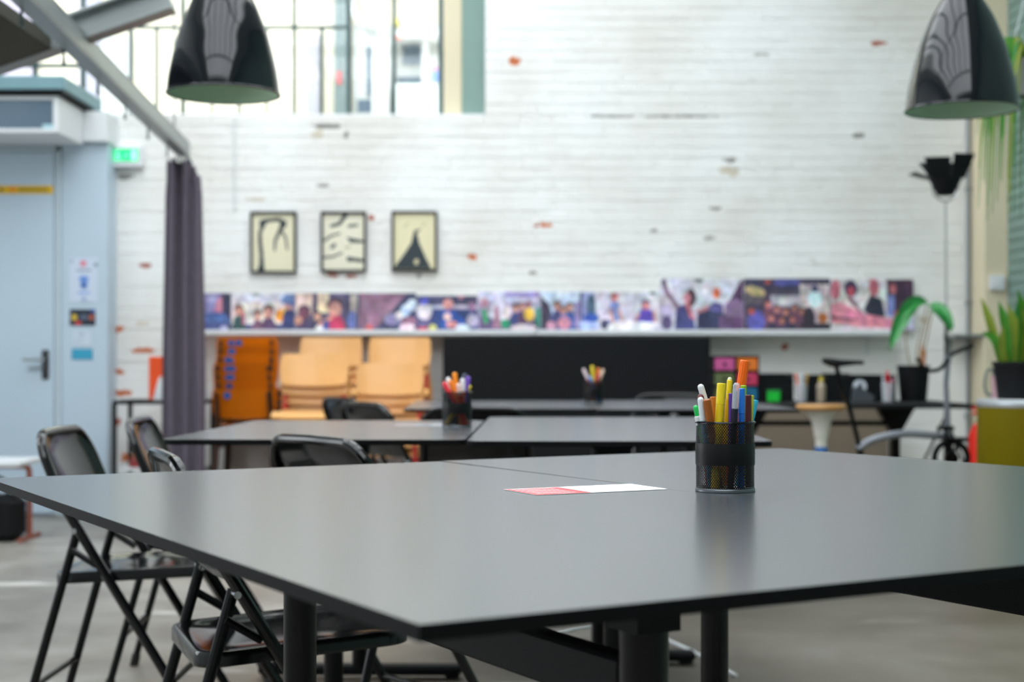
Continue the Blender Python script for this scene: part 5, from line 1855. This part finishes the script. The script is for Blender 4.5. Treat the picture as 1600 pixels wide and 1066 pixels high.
def leaf(path, width, prof_=None, cup=.15, nrm=None, th=.0012):
    """curved blade along a path"""
    P = smooth_path(path, 5)
    n = len(P)
    vs, fs = [], []
    for i, p_ in enumerate(P):
        t_ = (P[min(n - 1, i + 1)] - P[max(0, i - 1)]).normalized()
        nn = Vector(nrm) if nrm else Vector((0, -1, .2))
        s__ = t_.cross(nn).normalized()
        nn = s__.cross(t_).normalized()
        q = i / (n - 1)
        w_ = width * (prof_(q) if prof_ else math.sin(PI * min(1, max(.02, q))) ** .7)
        for e in (-1, -.5, 0, .5, 1):
            vs.append(p_ + s__ * (w_ * e) + nn * (cup * w_ * e * e))
    for e2 in (0,):
        for i in range(n - 1):
            for k_ in range(4):
                a = i * 5 + k_
                fs.append((a, a + 1, a + 6, a + 5))
    return vs, fs


ADN = 8.1
pb = on_table(1427, ADN)
mp_ = thing('potted_plant', 'arching glossy-leaved plant in a black bucket on the black table', 'plant', pb)
hb = HC + (HY - 571) * ADN / F - BTZ
MB().lathe([(0, 0), (.070, 0), (.086, hb - .01), (.089, hb - .01), (.089, hb), (.080, hb), (.066, .01), (0, .01)], 32).build('pot', M_MATT, mp_)
MB().lathe([(0, hb - .03), (.078, hb - .03), (.078, hb - .025), (0, hb - .022)], 24).build('soil', mat('soil', (52, 40, 32), .9), mp_)


def rel(x, y, d, o):
    p_ = px(x, y, d)
    return Vector((p_.x - o.x, p_.y - o.y, p_.z - o.z))


for i, (stem, lf, wd) in enumerate((
        ([(1424, 580), (1416, 540), (1418, 505), (1432, 482)], [(1434, 478), (1416, 490), (1402, 512), (1390, 548)], .038),
        ([(1430, 580), (1434, 540), (1442, 505), (1448, 478)], [(1450, 474), (1434, 472), (1416, 484), (1398, 508)], .036),
        ([(1434, 580), (1440, 540), (1448, 505), (1454, 484)], [(1450, 478), (1462, 480), (1476, 492), (1490, 514)], .034),
        ([(1436, 580), (1446, 540), (1452, 510), (1456, 490)], [(1452, 484), (1466, 490), (1478, 504), (1486, 520)], .028))):
    dd = ADN + (-.03, .02, -.01, .05)[i]
    MB().tube(smooth_path([rel(x, y, dd, pb) for x, y in stem], 4), .004, 6).build('stem', mat('tan_stem', (160, 140, 96), .6), mp_)
    vs, fs = leaf([rel(x, y, dd - .04 * j, pb) for j, (x, y) in enumerate(lf)], wd, cup=.5, nrm=(.1, -1, .6))
    MB().add(vs, fs).build('leaf', M_LEAF3, mp_, 60)
for i, (x, y) in enumerate(((1441, 540), (1446, 548))):
    MB().tube([rel(1440 + i * 3, 578, ADN - .02, pb), rel(x, y, ADN - .02, pb)], .006, 6).build('cane', mat('rust_cane', (196, 120, 60), .6), mp_)

# olive drum with sword-leaved plant
DD = 6.3
dtop = HC + (HY - 624) * DD / F
dr_ = thing('drum_table', 'olive gold drum with silver rim at the right edge', 'drum', ((1612 - 800) * DD / F, DD, 0))
rd = 82 * DD / F
MB().lathe([(0, 0), (rd * .98, 0), (rd, .01), (rd, dtop - .03), (0, dtop - .03)], 64).build('body', M_OLIVE, dr_)
MB().lathe([(0, dtop - .03), (rd * 1.005, dtop - .03), (rd * 1.01, dtop - .026), (rd * 1.01, dtop - .004), (rd, dtop), (0, dtop)], 64).build('rim', mat('silver_rim', (196, 202, 206), .35, .6), dr_)
for z in (.22, .44):
    n = 64
    MB().tube([(rd * math.cos(2 * PI * q / n), rd * math.sin(2 * PI * q / n), z) for q in range(n)], .005, 8, closed=True).build('hoop', M_OLIVE, dr_)
po = Vector(((1600 - 800) * DD / F, DD, dtop))
sp_ = thing('sword_plant', 'sword-leaved green plant in a black pot on the olive drum', 'plant', po)
rp = 47 * DD / F
hp_ = HC + (HY - 565) * DD / F - dtop
MB().lathe([(0, 0), (rp * .84, 0), (rp * .98, hp_ - .02), (rp * 1.02, hp_ - .02), (rp * 1.02, hp_), (rp * .94, hp_), (rp * .8, .01), (0, .01)], 40).build('pot', M_MATT, sp_)
MB().lathe([(0, hp_ - .03), (rp * .92, hp_ - .03), (rp * .92, hp_ - .026), (0, hp_ - .022)], 32).build('soil', MATS['soil'], sp_)
blades = [((1566, 565), (1548, 510), (1532, 464), .016, 1), ((1572, 565), (1552, 530), (1534, 520), .014, 0), ((1580, 566), (1570, 510), (1560, 470), .018, 0), ((1588, 566), (1586, 520), (1574, 474), .020, 1),
          ((1594, 566), (1598, 500), (1590, 452), .020, 0), ((1600, 566), (1606, 510), (1604, 446), .022, 1), ((1610, 566), (1622, 520), (1618, 460), .020, 0), ((1618, 566), (1640, 520), (1656, 490), .018, 1),
          ((1584, 567), (1578, 540), (1580, 496), .018, 0), ((1604, 567), (1612, 530), (1596, 486), .018, 1), ((1612, 567), (1634, 540), (1650, 520), .016, 0), ((1574, 567), (1564, 545), (1568, 505), .014, 1),
          ((1592, 567), (1584, 530), (1590, 470), .022, 2), ((1598, 567), (1590, 540), (1576, 500), .020, 2)]
for i, (a_, b_, c_, wd, mi) in enumerate(blades):
    d0 = random.uniform(-.06, .06)
    pts = [rel(x, y, DD + d0 * (1 + .6 * j), po) for j, (x, y) in enumerate((a_, b_, c_))]
    pts[0].x = max(-rp * .8, min(rp * .8, pts[0].x)); pts[0].z = hp_ - .03
    vs, fs = leaf(pts, wd * 1.25, lambda q: (.7 + .3 * math.sin(PI * q)) * (1 - max(0, (q - .6) / .4) ** 1.6) + .02, .35, (.2, -1, 0))
    MB().add(vs, fs).build('leaf', (M_LEAF, M_LEAF2, M_LEAF3)[mi], sp_, 60)
# mug behind the pot
mg = Vector(((1560 - 800) * 6.45 / F, 6.45, dtop))
t = thing('watering_jug', 'small grey jug with loop handle behind the black plant pot', 'jug', mg)
MB().lathe([(0, 0), (.028, 0), (.030, .10), (.027, .10), (.025, .004), (0, .004)], 24).build('body', mat('pink_grey_plastic', (190, 150, 158), .5), t)
MB().tube(smooth_path([(-.028, 0, .015), (-.05, 0, .02), (-.06, 0, .06), (-.05, 0, .115), (-.026, 0, .125), (-.02, 0, .095)], 4), .006, 8).build('handle', mat('grey_green_plastic', (110, 122, 118), .5), t)
# fire extinguisher behind the drum
fe = px(1527, 636, 7.3)
t = thing('fire_extinguisher', 'red fire extinguisher standing behind the olive drum', 'extinguisher', (fe.x + .03, 7.3, 0))
hx_ = fe.z
MB().lathe([(0, 0), (.065, 0), (.07, .01), (.07, hx_ - .14), (.05, hx_ - .09), (.022, hx_ - .07), (0, hx_ - .07)], 28).build('cylinder', mat('extinguisher_red', (222, 40, 26), .35), t)
MB().lathe([(.018, hx_ - .07), (.018, hx_ - .04), (0, hx_ - .04)], 16).build('valve', M_CHROME, t)
MB().box(-.055, .03, -.012, .012, hx_ - .04, hx_ - .025, .004).box(-.055, .03, -.012, .012, hx_ - .015, hx_, .004).build('lever', MATS['extinguisher_red'], t, 0)
MB().box(-.072, -.02, -.062, -.055, .2, .34).build('label_panel', M_WHITE, t, 0)

# hanging plant upper right
HD_ = 5.6
hp0 = px(1618, 150, HD_)
hg = thing('hanging_plant', 'trailing grass-like plant hanging at the right edge under the lamp', 'plant', hp0)
MB().lathe([(0, 0), (.075, 0), (.10, .13), (.094, .13), (.07, .01), (0, .01)], 32).build('pot', mat('grey_planter', (120, 124, 122), .6), hg)
for q in range(3):
    a = 2 * PI * q / 3 + .5
    MB().tube([(.098 * math.cos(a), .098 * math.sin(a), .125), (0, 0, .55)], .002, 5).build('cord', M_WHITE, hg)
MB().tube([(0, 0, .55), (0, 0, ZC - hp0.z + .02)], .003, 6).build('cord', M_WHITE, hg)
for i in range(80):
    a = random.uniform(0, 2 * PI)
    r = random.uniform(.09, .24)
    drop = random.uniform(.16, .58)
    rise = random.uniform(.02, .09)
    ca, sa = math.cos(a), math.sin(a)
    pts = [Vector((.04 * ca, .04 * sa, .11)), Vector((.11 * ca, .11 * sa, .13 + rise)), Vector((r * .9 * ca, r * .9 * sa, .13 - drop * .35)), Vector((r * ca, r * sa, .13 - drop))]
    vs, fs = leaf(pts, .008, lambda q: 1 - .85 * q, .3, (ca * .4 + .2, sa * .3 - .9, .4))
    MB().add(vs, fs).build('leaf', (M_LEAF, M_LEAF3, M_LEAF2)[i % 3], hg, 60)
